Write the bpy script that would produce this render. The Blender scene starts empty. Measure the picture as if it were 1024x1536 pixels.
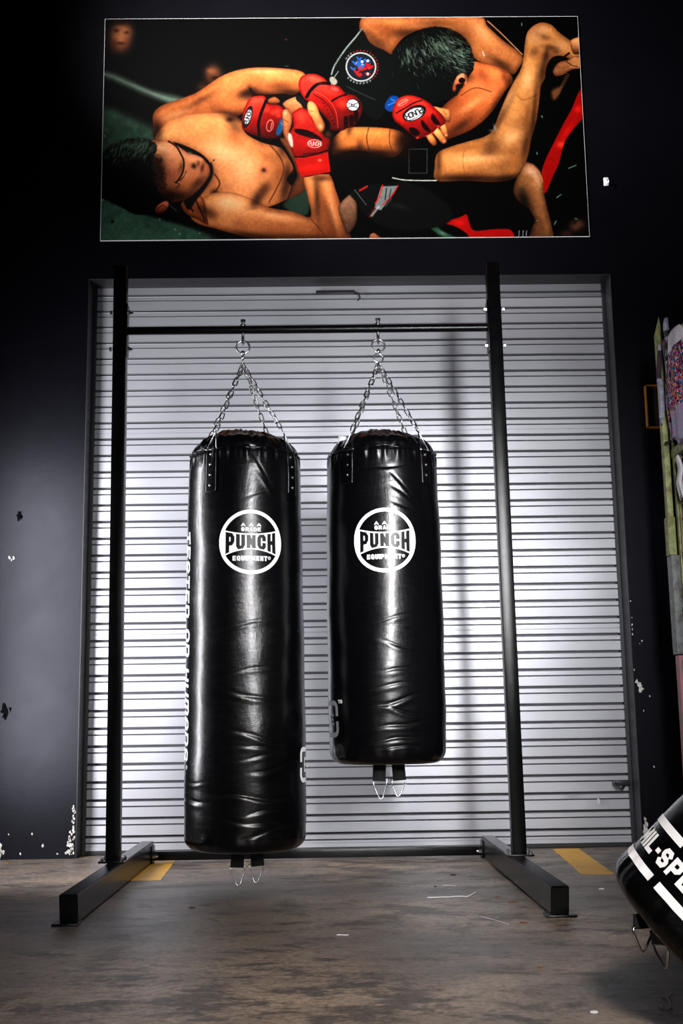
import bpy, bmesh, math, random
import numpy as np
from mathutils import Vector, Matrix, noise

random.seed(7)
rng = np.random.default_rng(11)
PI = math.pi
COL = bpy.context.scene.collection

# ------------------------------------------------------------------ materials
def s2l(c):
    return tuple(((v / 255 + 0.055) / 1.055) ** 2.4 if v > 10 else v / 255 / 12.92 for v in c) + (1.0,)


class NT:
    def __init__(s, name):
        s.m = bpy.data.materials.new(name); s.m.use_nodes = True
        s.t = s.m.node_tree; s.b = s.t.nodes['Principled BSDF']

    def n(s, typ, **kw):
        o = s.t.nodes.new(typ)
        for k, v in kw.items():
            if k.startswith('i_'):
                key = k[2:]
                key = int(key) if key.isdigit() else key.replace('_', ' ')
                o.inputs[key].default_value = v
            else:
                setattr(o, k, v)
        return o

    def l(s, a, b):
        s.t.links.new(a, b)

    def coord(s, scale=(1, 1, 1), out='Object'):
        tc = s.n('ShaderNodeTexCoord'); mp = s.n('ShaderNodeMapping')
        mp.inputs['Scale'].default_value = scale
        s.l(tc.outputs[out], mp.inputs['Vector']); return mp.outputs['Vector']

    def noise(s, vec, scale, detail=4, rough=.5, dist=0):
        o = s.n('ShaderNodeTexNoise', i_Scale=scale, i_Detail=detail, i_Roughness=rough, i_Distortion=dist)
        s.l(vec, o.inputs['Vector']); return o.outputs['Fac']

    def ramp(s, fac, stops):
        o = s.n('ShaderNodeValToRGB'); e = o.color_ramp.elements
        while len(e) < len(stops): e.new(.5)
        for el, (p, c) in zip(e, stops):
            el.position = p; el.color = c if len(c) == 4 else tuple(c) + (1,)
        s.l(fac, o.inputs['Fac']); return o.outputs['Color']

    def mix(s, fac, a, b, typ='MIX'):
        o = s.n('ShaderNodeMix', data_type='RGBA', blend_type=typ)
        for sock, v in ((o.inputs['Factor'], fac), (o.inputs['A'], a), (o.inputs['B'], b)):
            if hasattr(v, 'links') or hasattr(v, 'is_linked'): s.l(v, sock)
            else: sock.default_value = v
        return o.outputs['Result']

    def math(s, op, a, b=0.0, c=None):
        o = s.n('ShaderNodeMath', operation=op)
        for i, v in enumerate((a, b) if c is None else (a, b, c)):
            if hasattr(v, 'is_linked'): s.l(v, o.inputs[i])
            else: o.inputs[i].default_value = v
        return o.outputs[0]

    def bump(s, h, strength, dist=.01, prev=None):
        o = s.n('ShaderNodeBump', i_Strength=strength, i_Distance=dist)
        s.l(h, o.inputs['Height'])
        if prev is not None: s.l(prev, o.inputs['Normal'])
        s.l(o.outputs['Normal'], s.b.inputs['Normal']); return o.outputs['Normal']

    def set(s, **kw):
        for k, v in kw.items():
            sock = s.b.inputs[k.replace('_', ' ')]
            if hasattr(v, 'is_linked'): s.l(v, sock)
            else: sock.default_value = v
        return s


def simple(name, rgb, rough=.5, metal=0.0, spec=.5, bscale=0, bstr=.2, bdist=.001, var=.15, coat=0):
    s = NT(name); v = s.coord()
    nz = s.noise(v, 30, 3)
    c = s2l(rgb)
    dk = tuple(x * (1 - var) for x in c[:3]) + (1,); lt = tuple(min(1, x * (1 + var)) for x in c[:3]) + (1,)
    s.set(Base_Color=s.ramp(nz, [(.3, dk), (.7, lt)]), Roughness=rough, Metallic=metal, Specular_IOR_Level=spec, Coat_Weight=coat)
    if bscale: s.bump(s.noise(v, bscale, 2), bstr, bdist)
    return s.m


def mat_wall():
    s = NT('satin_black_wall_paint'); v = s.coord()
    big = s.noise(v, 1.6, 4); fine = s.noise(v, 150, 3, .7); mid = s.noise(v, 9, 5, .6)
    base = s.ramp(big, [(.3, s2l((4, 4, 8))), (.7, s2l((7, 7, 12)))])
    scuff = s.math('GREATER_THAN', s.noise(s.coord((1, 1, 5)), 14, 8, .75, .4), .765)
    base = s.mix(scuff, base, s2l((40, 40, 46)))
    s.set(Base_Color=base, Roughness=s.math('MULTIPLY_ADD', mid, .12, .32), Specular_IOR_Level=.14, Specular_Tint=(.86, .86, 1, 1))
    n1 = s.bump(fine, .3, .0012); s.bump(mid, .15, .003, n1)
    return s.m


def mat_floor():
    s = NT('worn_concrete'); v = s.coord(); vs = s.coord((.62, 1, 1))
    a = s.noise(vs, 1.3, 9, .62, .2); b = s.noise(vs, 8, 12, .78, .15); c = s.noise(v, 60, 8, .75); d = s.noise(v, 320, 3, .7)
    base = s.ramp(a, [(.38, s2l((80, 75, 72))), (.5, s2l((118, 104, 92))), (.61, s2l((150, 132, 114)))])
    pat = s.ramp(s.math('ADD', b, s.math('MULTIPLY_ADD', a, .5, -.25)), [(.50, (0, 0, 0)), (.58, (1, 1, 1))])
    base = s.mix(s.math('MULTIPLY', pat, .8), base, s2l((52, 49, 48)))
    pat2 = s.ramp(s.noise(vs, 21, 12, .85, .2), [(.55, (0, 0, 0)), (.63, (1, 1, 1))])
    base = s.mix(s.math('MULTIPLY', pat2, .75), base, s2l((40, 38, 38)))
    sc_ = s.ramp(s.noise(s.coord((.25, 1.6, 1)), 26, 10, .85), [(.58, (0, 0, 0)), (.66, (1, 1, 1))])
    base = s.mix(s.math('MULTIPLY', sc_, .35), base, s2l((172, 158, 142)))
    gr = s.ramp(c, [(.34, (.42, .42, .42)), (.66, (1.42, 1.39, 1.36))])
    base = s.mix(1.0, base, gr, 'MULTIPLY')
    rust = s.ramp(s.noise(v, 26, 3, .5), [(.71, (0, 0, 0)), (.76, (1, 1, 1))])
    base = s.mix(s.math('MULTIPLY', rust, .4), base, s2l((120, 76, 48)))
    s.set(Base_Color=base, Roughness=s.math('MULTIPLY_ADD', b, .5, .18), Specular_IOR_Level=.45)
    n = s.bump(b, .15, .006); n = s.bump(c, .25, .003, n); s.bump(d, .3, .0012, n)
    return s.m


def mat_door():
    s = NT('galvanised_roller_steel'); v = s.coord((.5, 1, 1))
    a = s.noise(v, 2.2, 3); f = s.noise(s.coord((1, 1, 14)), 60, 4, .7); g = s.noise(s.coord(), 420, 2)
    base = s.ramp(a, [(.3, s2l((148, 148, 154))), (.7, s2l((168, 169, 174)))])
    st = s.ramp(s.noise(s.coord((.5, 1, 1.2)), 5, 9, .78, .5), [(.66, (0, 0, 0)), (.76, (1, 1, 1))])
    base = s.mix(s.math('MULTIPLY', st, .3), base, s2l((120, 118, 118)))
    s.set(Base_Color=base, Roughness=s.math('MULTIPLY_ADD', f, .14, .36), Metallic=.45, Specular_IOR_Level=.5)
    s.bump(g, .15, .0008)
    return s.m


def mat_vinyl(name='glossy_black_vinyl', seed=0):
    s = NT(name); v = s.coord((1, 1, .45)); vv = s.coord()
    a = s.noise(v, 9, 5, .6, .5); b = s.noise(s.coord((1, 1, 2.6)), 24, 6, .7, .6); c = s.noise(vv, 520, 2, .6)
    s.set(Base_Color=s.ramp(a, [(.2, s2l((2, 2, 3))), (.8, s2l((5, 5, 7)))]),
          Roughness=s.math('MULTIPLY_ADD', b, .16, .17), Specular_IOR_Level=.36)
    n = s.bump(a, .26, .007); n = s.bump(b, .20, .003, n); s.bump(c, .12, .0003, n)
    return s.m


def mat_powder():
    s = NT('black_powder_coat'); v = s.coord()
    s.set(Base_Color=s.ramp(s.noise(v, 40, 3), [(.3, s2l((4, 4, 5))), (.7, s2l((9, 9, 10)))]), Roughness=.22, Specular_IOR_Level=.20)
    s.bump(s.noise(v, 520, 2, .6), .5, .0007)
    return s.m


def mat_floral():
    s = NT('multicolour_floral_cloth')
    vo = s.n('ShaderNodeTexVoronoi', i_Scale=150.0); s.l(s.coord(), vo.inputs['Vector'])
    sep = s.n('ShaderNodeSeparateColor'); s.l(vo.outputs['Color'], sep.inputs[0])
    o = s.n('ShaderNodeValToRGB'); o.color_ramp.interpolation = 'CONSTANT'
    cs = [(0, (10, 12, 34)), (.3, (8, 8, 12)), (.40, (245, 150, 36)), (.52, (232, 50, 130)), (.64, (50, 150, 220)), (.76, (180, 40, 76)), (.85, (235, 225, 225)), (.93, (14, 18, 50))]
    e = o.color_ramp.elements
    while len(e) < len(cs): e.new(.5)
    for el, (p, c) in zip(e, cs): el.position = p; el.color = s2l(c)
    s.l(sep.outputs[0], o.inputs['Fac'])
    s.set(Base_Color=o.outputs['Color'], Roughness=.7, Specular_IOR_Level=.25)
    return s.m


def mat_mottle(name, stops, scale, rough=.7, bump=.3, metal=0):
    s = NT(name); f = s.noise(s.coord(), scale, 8, .7, .6)
    s.set(Base_Color=s.ramp(f, [(p, s2l(c)) for p, c in stops]), Roughness=rough, Metallic=metal)
    s.bump(f, bump, .003)
    return s.m


M = dict(
    wall=mat_wall(), floor=mat_floor(), door=mat_door(), vinyl=mat_vinyl(), powder=mat_powder(), floral=mat_floral(),
    trim=mat_mottle('dark_reveal_paint', [(.3, (14, 13, 16)), (.6, (24, 23, 27)), (.85, (44, 42, 45))], 12, .5, .3),
    guide=simple('dark_guide_steel', (36, 36, 40), .45, .3, bscale=60),
    black=simple('matt_black_rubber', (10, 10, 11), .6, bscale=90),
    hole=simple('dark_filler', (5, 5, 6), .9, spec=.03),
    yellow=mat_mottle('worn_yellow_line_paint', [(.22, (150, 108, 22)), (.4, (214, 158, 24)), (.8, (228, 172, 34))], 14, .5, .25),
    chrome=simple('chain_steel', (200, 200, 202), .22, 1.0, var=.05),
    zinc=simple('zinc_bolt_steel', (170, 170, 172), .3, 1.0, bscale=80),
    print_white=simple('white_vinyl_print', (243, 243, 246), .42, var=.02),
    print_black=simple('black_vinyl_print', (6, 6, 8), .38, spec=.3, var=.05),
    print_shaded=simple('shaded_vinyl_print', (140, 141, 146), .42, var=.03),  # logo print toned down to grey, painting in the weak light on that side
    strap=simple('black_webbing', (11, 11, 12), .7, bscale=350, bstr=.6),
    tag=simple('white_nylon_tag', (205, 205, 208), .5, var=.05),
    edge=simple('white_board_edge', (225, 225, 225), .5, var=.03),
    plaster=mat_mottle('chipped_plaster', [(.3, (120, 112, 104)), (.55, (205, 200, 194)), (.8, (236, 234, 230))], 60, .9, .8),
    rustgreen=mat_mottle('rusty_green_paint', [(.3, (110, 62, 34)), (.45, (118, 122, 74)), (.62, (162, 166, 108)), (.8, (190, 178, 122))], 22, .6, .4),
    rustgrey=mat_mottle('rusty_grey_paint', [(.3, (70, 56, 48)), (.5, (112, 116, 116)), (.8, (148, 150, 146))], 30, .55, .4),
    rustwire=mat_mottle('rusty_wire', [(.3, (92, 58, 34)), (.6, (150, 122, 80)), (.85, (176, 160, 120))], 50, .5, .3),
    pinkpaint=mat_mottle('faded_pink_paint', [(.3, (92, 120, 104)), (.5, (168, 104, 112)), (.8, (186, 124, 130))], 16, .6, .3),
    greycloth=mat_mottle('grey_satin_cloth', [(.3, (84, 84, 100)), (.5, (150, 150, 170)), (.75, (196, 190, 206))], 40, .6, .4),
    lilac=mat_mottle('lilac_speckled_cloth', [(.35, (120, 130, 160)), (.5, (160, 168, 190)), (.58, (196, 90, 150)), (.72, (210, 200, 215))], 70, .6, .3),
    whitecloth=simple('white_cloth', (220, 216, 222), .7, bscale=40),
    darkcloth=mat_mottle('dark_red_blue_cloth', [(.35, (14, 14, 24)), (.55, (40, 26, 46)), (.7, (120, 40, 60)), (.8, (170, 160, 175))], 55, .7, .3),
    orange=simple('orange_brown_frame', (128, 78, 20), .5, var=.2),
    darkpanel=simple('dark_brown_panel', (30, 20, 12), .6, var=.3),
    leaf=simple('dry_orange_leaf', (116, 70, 42), .7, var=.3),
    bark=simple('dark_brown_chip', (60, 38, 28), .8, var=.3),
    thread=simple('white_plastic_thread', (215, 215, 220), .4, var=.05),
)


# ------------------------------------------------------------------ mesh tools
def link(name, bm_or_mesh, mat, parent=None, smooth=True, kind=None):
    if isinstance(bm_or_mesh, bmesh.types.BMesh):
        me = bpy.data.meshes.new(name); bm_or_mesh.normal_update(); bm_or_mesh.to_mesh(me); bm_or_mesh.free()
    else:
        me = bm_or_mesh
    for m in (mat if isinstance(mat, (list, tuple)) else [mat]): me.materials.append(m)
    if smooth is not False:
        me.polygons.foreach_set('use_smooth', [True] * len(me.polygons))
        if smooth == 'auto':
            try: me.set_sharp_from_angle(angle=math.radians(35))
            except Exception: pass
    o = bpy.data.objects.new(name, me); COL.objects.link(o)
    if parent is not None:
        o.parent = parent
        o.matrix_parent_inverse = Matrix.Translation(-parent.location) if parent.type == 'EMPTY' else Matrix.Identity(4)
    if kind: o['kind'] = kind
    return o


def thing(name, label, cat, loc=(0, 0, 0), group=None):
    o = bpy.data.objects.new(name, None); o.empty_display_size = .05; COL.objects.link(o); o.location = loc
    o['label'] = label; o['category'] = cat
    if group: o['group'] = group
    return o


def tag(o, label, cat, group=None):
    o['label'] = label; o['category'] = cat
    if group: o['group'] = group
    return o


def box(bm, lo, hi, bev=0.0, seg=2, mtx=None):
    lo, hi = Vector(lo), Vector(hi)
    r = bmesh.ops.create_cube(bm, size=1.0)
    vs = r['verts']; c = (lo + hi) / 2; d = hi - lo
    for v in vs: v.co = Vector((v.co.x * d.x, v.co.y * d.y, v.co.z * d.z)) + c
    if bev:
        es = list({e for v in vs for e in v.link_edges})
        r = bmesh.ops.bevel(bm, geom=es, offset=bev, segments=seg, affect='EDGES', profile=.5)
        vs = list({v for f in r['faces'] for v in f.verts} | {v for v in vs if v.is_valid})
    if mtx is not None:
        for v in vs: v.co = mtx @ v.co
    return bm


def BM(): return bmesh.new()


def tube(bm, pts, r, n=10, closed=False, caps=True):
    pts = [Vector(p) for p in pts]; m = len(pts); rings = []
    rr = r if isinstance(r, (list, tuple)) else [r] * m
    up = None
    for i, p in enumerate(pts):
        a = pts[(i - 1) % m] if (closed or i > 0) else p
        b = pts[(i + 1) % m] if (closed or i < m - 1) else p
        t = (b - a).normalized()
        if up is None:
            up = t.orthogonal().normalized()
        up = (up - t * up.dot(t))
        up = up.normalized() if up.length > 1e-6 else t.orthogonal().normalized()
        w = t.cross(up)
        rings.append([bm.verts.new(p + (up * math.cos(2 * PI * k / n) + w * math.sin(2 * PI * k / n)) * rr[i]) for k in range(n)])
    for i in range(m if closed else m - 1):
        A, B = rings[i], rings[(i + 1) % m]
        off = 0
        if closed and i == m - 1:
            off = min(range(n), key=lambda q: (A[0].co - B[q].co).length)
        for k in range(n):
            bm.faces.new((A[k], A[(k + 1) % n], B[(k + 1 + off) % n], B[(k + off) % n]))
    if caps and not closed:
        bm.faces.new(rings[0][::-1]); bm.faces.new(rings[-1])
    return bm


def ring_pts(c, ax_u, ax_v, r, n=32):
    return [Vector(c) + Vector(ax_u) * math.cos(2 * PI * k / n) * r + Vector(ax_v) * math.sin(2 * PI * k / n) * r for k in range(n)]


def mesh_from(verts, faces):
    me = bpy.data.meshes.new('m'); me.from_pydata([tuple(v) for v in verts], [], faces); me.update(); return me


def np_mesh(V, F):
    """V (n,3) float, F (m,4) int -> mesh"""
    me = bpy.data.meshes.new('m')
    me.vertices.add(len(V)); me.vertices.foreach_set('co', np.asarray(V, np.float32).ravel())
    me.loops.add(F.size); me.loops.foreach_set('vertex_index', F.ravel().astype(np.int32))
    me.polygons.add(len(F)); me.polygons.foreach_set('loop_start', np.arange(0, F.size, 4, dtype=np.int32))
    me.update(calc_edges=True); me.validate(); return me


def grid_faces(nu, nv, wrap=False):
    """rows nv, columns nu"""
    i = np.arange(nv - 1)[:, None]; j = np.arange(nu if wrap else nu - 1)[None]
    a = i * nu + j; b = i * nu + (j + 1) % nu
    return np.stack([a, b, b + nu, a + nu], -1).reshape(-1, 4)


# ------------------------------------------------------------------ the room
OX0, OX1, OZ1 = -1.027, 1.296, 2.485      # roller door opening in the rear wall (front face Y = 0)
DEP = 0.11                                 # depth of the reveal

def wall_rear():
    bm = BM(); X0, X1, Z1, T = -4.2, 3.4, 5.0, .30
    box(bm, (X0, 0, 0), (OX0, T, Z1)); box(bm, (OX1, 0, 0), (X1, T, Z1)); box(bm, (OX0, 0, OZ1), (OX1, T, Z1))
    return link('wall_rear', bm, M['wall'], smooth=False, kind='structure')

wall = wall_rear()
bm = BM(); box(bm, (-4.2, -7, -.12), (3.4, .3, 0)); link('floor', bm, M['floor'], smooth=False, kind='structure')

# chipped plaster where the paint has come off the wall (irregular flakes, each a few millimetres thick)
bm = BM()
def flake(bm, x, z, r, y=0.0, thick=.002, n=9, nx=0):
    ps = []
    for k in range(n):
        a = 2 * PI * k / n; q = r * random.uniform(.45, 1.15)
        ps.append((math.cos(a) * q * .8, math.sin(a) * q * 1.2))
    if nx:
        top = [bm.verts.new((x + thick * nx, y + p[0], z + p[1])) for p in ps]
    else:
        top = [bm.verts.new((x + p[0], y - thick, z + p[1])) for p in ps]
        bot = [bm.verts.new((x + p[0] * 1.1, y, z + p[1] * 1.1)) for p in ps]
        for k in range(n): bm.faces.new((top[k], bot[k], bot[(k + 1) % n], top[(k + 1) % n]))
    f = bm.faces.new(top)
    if nx == 0 and f.normal.y > 0: f.normal_flip()
for i in range(46):
    t = random.random() ** 1.6
    flake(bm, OX0 - .006 - random.random() * (.035 * (1 - t)), .02 + t * .17, random.uniform(.002, .008))
for i in range(8):
    flake(bm, OX0 - .012, .05 + random.random() * .16, random.uniform(.003, .008))
for x, z, r in ((-1.335, .045, .016), (-1.345, .02, .02), (-1.32, .03, .008), (-1.3, .10, .004), (-1.16, .055, .007), (-1.335, 1.24, .007), (-1.318, 1.238, .007), (-1.326, 1.23, .004),
                (-1.25, .022, .005), (-1.1, .02, .005), (-1.205, .10, .004),
                (1.318, .665, .014), (1.325, .65, .014), (1.308, .68, .009), (1.33, .84, .003), (1.34, .85, .004),
                (1.302, .92, .004), (1.302, .88, .004), (1.303, .95, .003), (1.302, 1.02, .003), (1.302, .9, .004), (1.30, .73, .004),
                (1.36, .33, .004), (1.33, .56, .003), (1.36, .62, .004), (1.31, .075, .018), (1.32, .055, .016), (1.315, .10, .012), (1.31, .12, .008)):
    flake(bm, x, z, r)
link('chipped_plaster', bm, M['plaster'], wall, smooth=False, kind='structure')

# dark gouges of filler in the left wall
bm = BM()
for x, z, r in ((-1.335, .60, .022), (-1.33, .575, .014), (-1.31, .605, .008), (-1.3, 1.42, .017), (-1.29, 1.415, .01)):
    flake(bm, x, z, r, thick=.0012, n=13)
link('dark_filler_patch', bm, M['hole'], wall, smooth=False, kind='structure')

# dark steel angle lining the opening (head and both jambs)
bm = BM()
box(bm, (OX0, -.003, 0), (OX0 + .004, DEP, OZ1), .001); box(bm, (OX1 - .004, -.003, 0), (OX1, DEP, OZ1), .001)
box(bm, (OX0, -.003, OZ1 - .004), (OX1, DEP, OZ1), .001)
link('trim_1', bm, M['trim'], smooth=False, kind='structure')

# corrugated roller curtain
Z0, DZ = 2.445, .0741
def curtain():
    pr = []          # profile (y offset, z) going downwards; y>0 is deeper into the wall
    def groove(zc, w, d):
        for t, y in ((-1.25, 0), (-1.0, -.0012), (-.86, .05 * d), (-.80, .9 * d), (0, d), (.80, .9 * d), (.86, .05 * d), (1.0, -.0012), (1.25, 0)):
            pr.append((y, zc - t * w / 2))
    pr.append((0, OZ1 + .02))
    seams = [1.79, .905]
    z = Z0; k = 0
    while z > .05:
        groove(z, .0105, .042)
        zz = z - .0262
        groove(zz, .0052, .022)
        for s in seams:
            if zz - .045 < s < zz - .006: groove(zz - .022, .003, .002)
        z -= DZ; k += 1
    # bottom rail of the curtain
    for y, z in ((0, .036), (-.003, .034), (-.003, .018), (.004, .016), (.02, .016)): pr.append((y, z))
    P = np.array(pr); xs = np.linspace(OX0 - .02, OX1 + .02, 90)
    V = np.zeros((len(P), len(xs), 3)); V[..., 0] = xs[None]; V[..., 1] = DEP + P[:, 0][:, None]; V[..., 2] = P[:, 1][:, None]
    # slight unevenness of the thin sheet
    V[..., 1] += .0018 * np.sin(xs * 5.1 + 1)[None] * np.sin(P[:, 1] * 4.0)[:, None] + .0009 * np.sin(xs * 17)[None] * np.sin(P[:, 1] * 9 + 1)[:, None]
    for cx, cz, w, a in ((-.94, .135, .05, .004), (1.22, .62, .02, .004), (1.05, .2, .02, .004), (.28, .10, .05, .003), (-.97, .21, .03, .004), (-.3, .08, .06, .003)):
        V[..., 1] += a * np.exp(-(((V[..., 0] - cx) / w) ** 2 + ((V[..., 2] - cz) / (w * .5)) ** 2))
    F = grid_faces(len(xs), len(P))[:, ::-1]
    return np_mesh(V.reshape(-1, 3), F)
door = link('door_1', curtain(), M['door'], smooth='auto', kind='structure')
bm = BM()
box(bm, (OX0 + .004, DEP - .012, 0), (OX0 + .020, DEP + .03, OZ1), .002); box(bm, (OX1 - .020, DEP - .012, 0), (OX1 - .004, DEP + .03, OZ1), .002)
link('guide_rail', bm, M['guide'], door, smooth=False, kind='structure')
bm = BM(); box(bm, (OX0, DEP - .004, 0), (OX1, DEP + .05, .0165), .003); link('bottom_seal', bm, M['black'], door, smooth=False, kind='structure')
bm = BM(); box(bm, (-.02, DEP - .02, 2.438), (.155, DEP - .004, 2.456), .002)
tube(bm, [(.155, DEP - .012, 2.448), (.172, DEP - .02, 2.44), (.178, DEP - .022, 2.42), (.168, DEP - .02, 2.405)], .004, 8)
link('lock_bar', bm, M['guide'], door, smooth='auto', kind='structure')
bm = BM(); box(bm, (1.205, DEP - .03, .252), (1.28, DEP - .012, .272), .002)
tube(bm, [(1.215, DEP - .025, .262), (1.215, DEP - .045, .25), (1.235, DEP - .05, .235), (1.25, DEP - .03, .25)], .006, 8)
link('latch', bm, M['guide'], door, smooth='auto', kind='structure')
bm = BM()
for sx in (1.139,):
    vs = [bm.verts.new(v) for v in ((sx, DEP - .004, .205), (sx + .018, DEP - .003, .195), (sx + .012, DEP - .016, .19), (sx + .004, DEP - .004, .17))]
    bm.faces.new((vs[0], vs[1], vs[2])); bm.faces.new((vs[0], vs[2], vs[3])); bm.faces.new((vs[1], vs[3], vs[2])); bm.faces.new((vs[0], vs[3], vs[1]))
link('torn_tab', bm, M['door'], door, smooth=False, kind='structure')

# yellow floor lines, painted film about a millimetre thick
def line(name, quad, jag=.006):
    bm = BM(); n = 14; V = []
    for e in range(4):
        a, b = Vector(quad[e] + (0,)), Vector(quad[(e + 1) % 4] + (0,))
        for k in range(n):
            p = a.lerp(b, k / n); d = (b - a).normalized(); nrm = Vector((d.y, -d.x, 0))
            V.append(p + nrm * random.uniform(-jag, jag) * .3)
    top = [bm.verts.new((p.x, p.y, .0010)) for p in V]; bot = [bm.verts.new((p.x, p.y, -.001)) for p in V]
    f = bm.faces.new(top)
    for k in range(len(V)): bm.faces.new((top[k], bot[k], bot[(k + 1) % len(V)], top[(k + 1) % len(V)]))
    bmesh.ops.recalc_face_normals(bm, faces=bm.faces)
    return link(name, bm, M['yellow'], smooth=False, kind='structure')
line('trim_2', [(-.795, -.10), (-.605, -.10), (-.582, -.722), (-.775, -.715)])
line('trim_3', [(.935, .06), (1.042, .06), (.992, -.766), (.880, -.75)])

# ------------------------------------------------------------------ the free-standing bag rack
RY = -.89
rack = thing('bag_rack', 'black steel free-standing rack in front of the roller door', 'rack', (-.04, RY, 0))
def rpart(name, bm, mat='powder', parent=rack, smooth='auto'):
    o = link(name, bm, M[mat], None, smooth)
    o.parent = parent
    root = rack.location
    if parent is rack: o.matrix_parent_inverse = Matrix.Translation(-root)
    return o

UP = []
for sx, xb, xt in ((-1, -.716, -.727), (1, .645, .630)):
    bm = BM(); h = .0235
    box(bm, (-h, -h, .088), (h, h, 2.180), .003)
    for v in bm.verts:
        v.co.x += xb + (xt - xb) * (v.co.z / 2.18); v.co.y += RY
    u = rpart('upright', bm); UP.append(u)
    bm = BM(); box(bm, (xb - .045, RY - .040, .082), (xb + .045, RY + .040, .088), .0015); rpart('base_plate', bm)
    for dx, dy in ((-.034, -.03), (.034, -.03), (.034, .03), (-.034, .03)):
        bm = BM(); tube(bm, [(xb + dx, RY + dy, .088), (xb + dx, RY + dy, .096)], .006, 6); tube(bm, [(xb + dx, RY + dy, .096), (xb + dx, RY + dy, .101)], .0035, 8)
        rpart('bolt', bm, 'zinc')
for sx, x0, x1 in ((-1, -.707, -.707), (1, .632, .636)):
    # foot: rectangular tube with a slightly raked front end
    bm = BM(); w = .0255; yb, yf = -.185, -1.640
    prof = [(yb, .004), (yf + .04, .004), (yf, .082), (yb, .082)]
    prof = [(yb, .004), (yf + .018, .004), (yf, .080), (yf + .003, .082), (yb, .082)]
    L = [bm.verts.new((-w, y, z)) for y, z in prof]; R_ = [bm.verts.new((w, y, z)) for y, z in prof]
    n = len(prof); bm.faces.new(L[::-1]); bm.faces.new(R_)
    for k in range(n): bm.faces.new((L[k], L[(k + 1) % n], R_[(k + 1) % n], R_[k]))
    bmesh.ops.recalc_face_normals(bm, faces=bm.faces)
    bmesh.ops.bevel(bm, geom=list(bm.edges), offset=.003, segments=2, affect='EDGES')
    for v in bm.verts: v.co.x += x0 + (x1 - x0) * (v.co.y - yb) / (yf - yb)
    f = rpart('foot', bm)
    bm = BM(); box(bm, (x1 - .042, yf - .012, 0), (x1 + .030 + (.012 if sx > 0 else 0), yf + .05, .0065), .002); rpart('foot_pad', bm)
    bm = BM(); box(bm, (x0 - .03, yb - .05, 0), (x0 + .03, yb + .005, .0065), .002); rpart('foot_pad', bm)
# top crossbar, end plates and their bolts
bm = BM(); tube(bm, [(-.700, RY, 1.9375), (.604, RY, 1.9375)], .0150, 24); rpart('top_crossbar', bm)
for sx, xi, xo in ((-1, -.703, -.756), (1, .609, .661)):
    bm = BM(); box(bm, (min(xi, xi - sx * .006), RY - .028, 1.842), (max(xi, xi - sx * .006), RY + .02, 2.035), .002); rpart('mounting_plate', bm)
    for z in (2.005, 1.868):
        bm = BM()
        tube(bm, [(xi - sx * .004, RY - .004, z), (xi - sx * .015, RY - .004, z)], .0085, 6)
        tube(bm, [(xi - sx * .015, RY - .004, z), (xi - sx * .023, RY - .004, z)], .0045, 10)
        rpart('bolt', bm, 'zinc')
        bm = BM(); tube(bm, [(xo - sx * .0005, RY - .004, z), (xo + sx * .007, RY - .004, z)], .008, 6); rpart('bolt_head', bm, 'zinc')
# lower crossbar joining the rear ends of the feet
bm = BM(); box(bm, (-.682, -.235, .012), (.607, -.200, .047), .003); rpart('lower_crossbar', bm)
for sx, xi in ((-1, -.681), (1, .606)):
    bm = BM(); box(bm, (min(xi, xi - sx * .005), -.262, .006), (max(xi, xi - sx * .005), -.19, .068), .0015); rpart('mounting_plate', bm)
    bm = BM(); tube(bm, [(xi - sx * .004, -.252, .03), (xi - sx * .018, -.252, .03)], .008, 6); tube(bm, [(xi - sx * .018, -.252, .03), (xi - sx * .026, -.252, .03)], .0045, 10); rpart('bolt', bm, 'zinc')
# hooks through the crossbar
HOOKX = (-.2825, .2065)
for hx in HOOKX:
    bm = BM(); tube(bm, [(hx, RY, 1.972), (hx, RY, 1.905)], .0055, 10)
    tube(bm, [(hx, RY, 1.976), (hx, RY, 1.966)], [.0095, .0095], 6)
    tube(bm, [(hx, RY, 1.957), (hx, RY, 1.953)], .011, 14)
    # closed eye of the bolt, lying in the Y-Z plane
    tube(bm, ring_pts((hx, RY, 1.896), (0, 1, 0), (0, 0, 1), .0125, 24), .0048, 8, closed=True)
    rpart('eye_bolt', bm, 'zinc')

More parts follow.
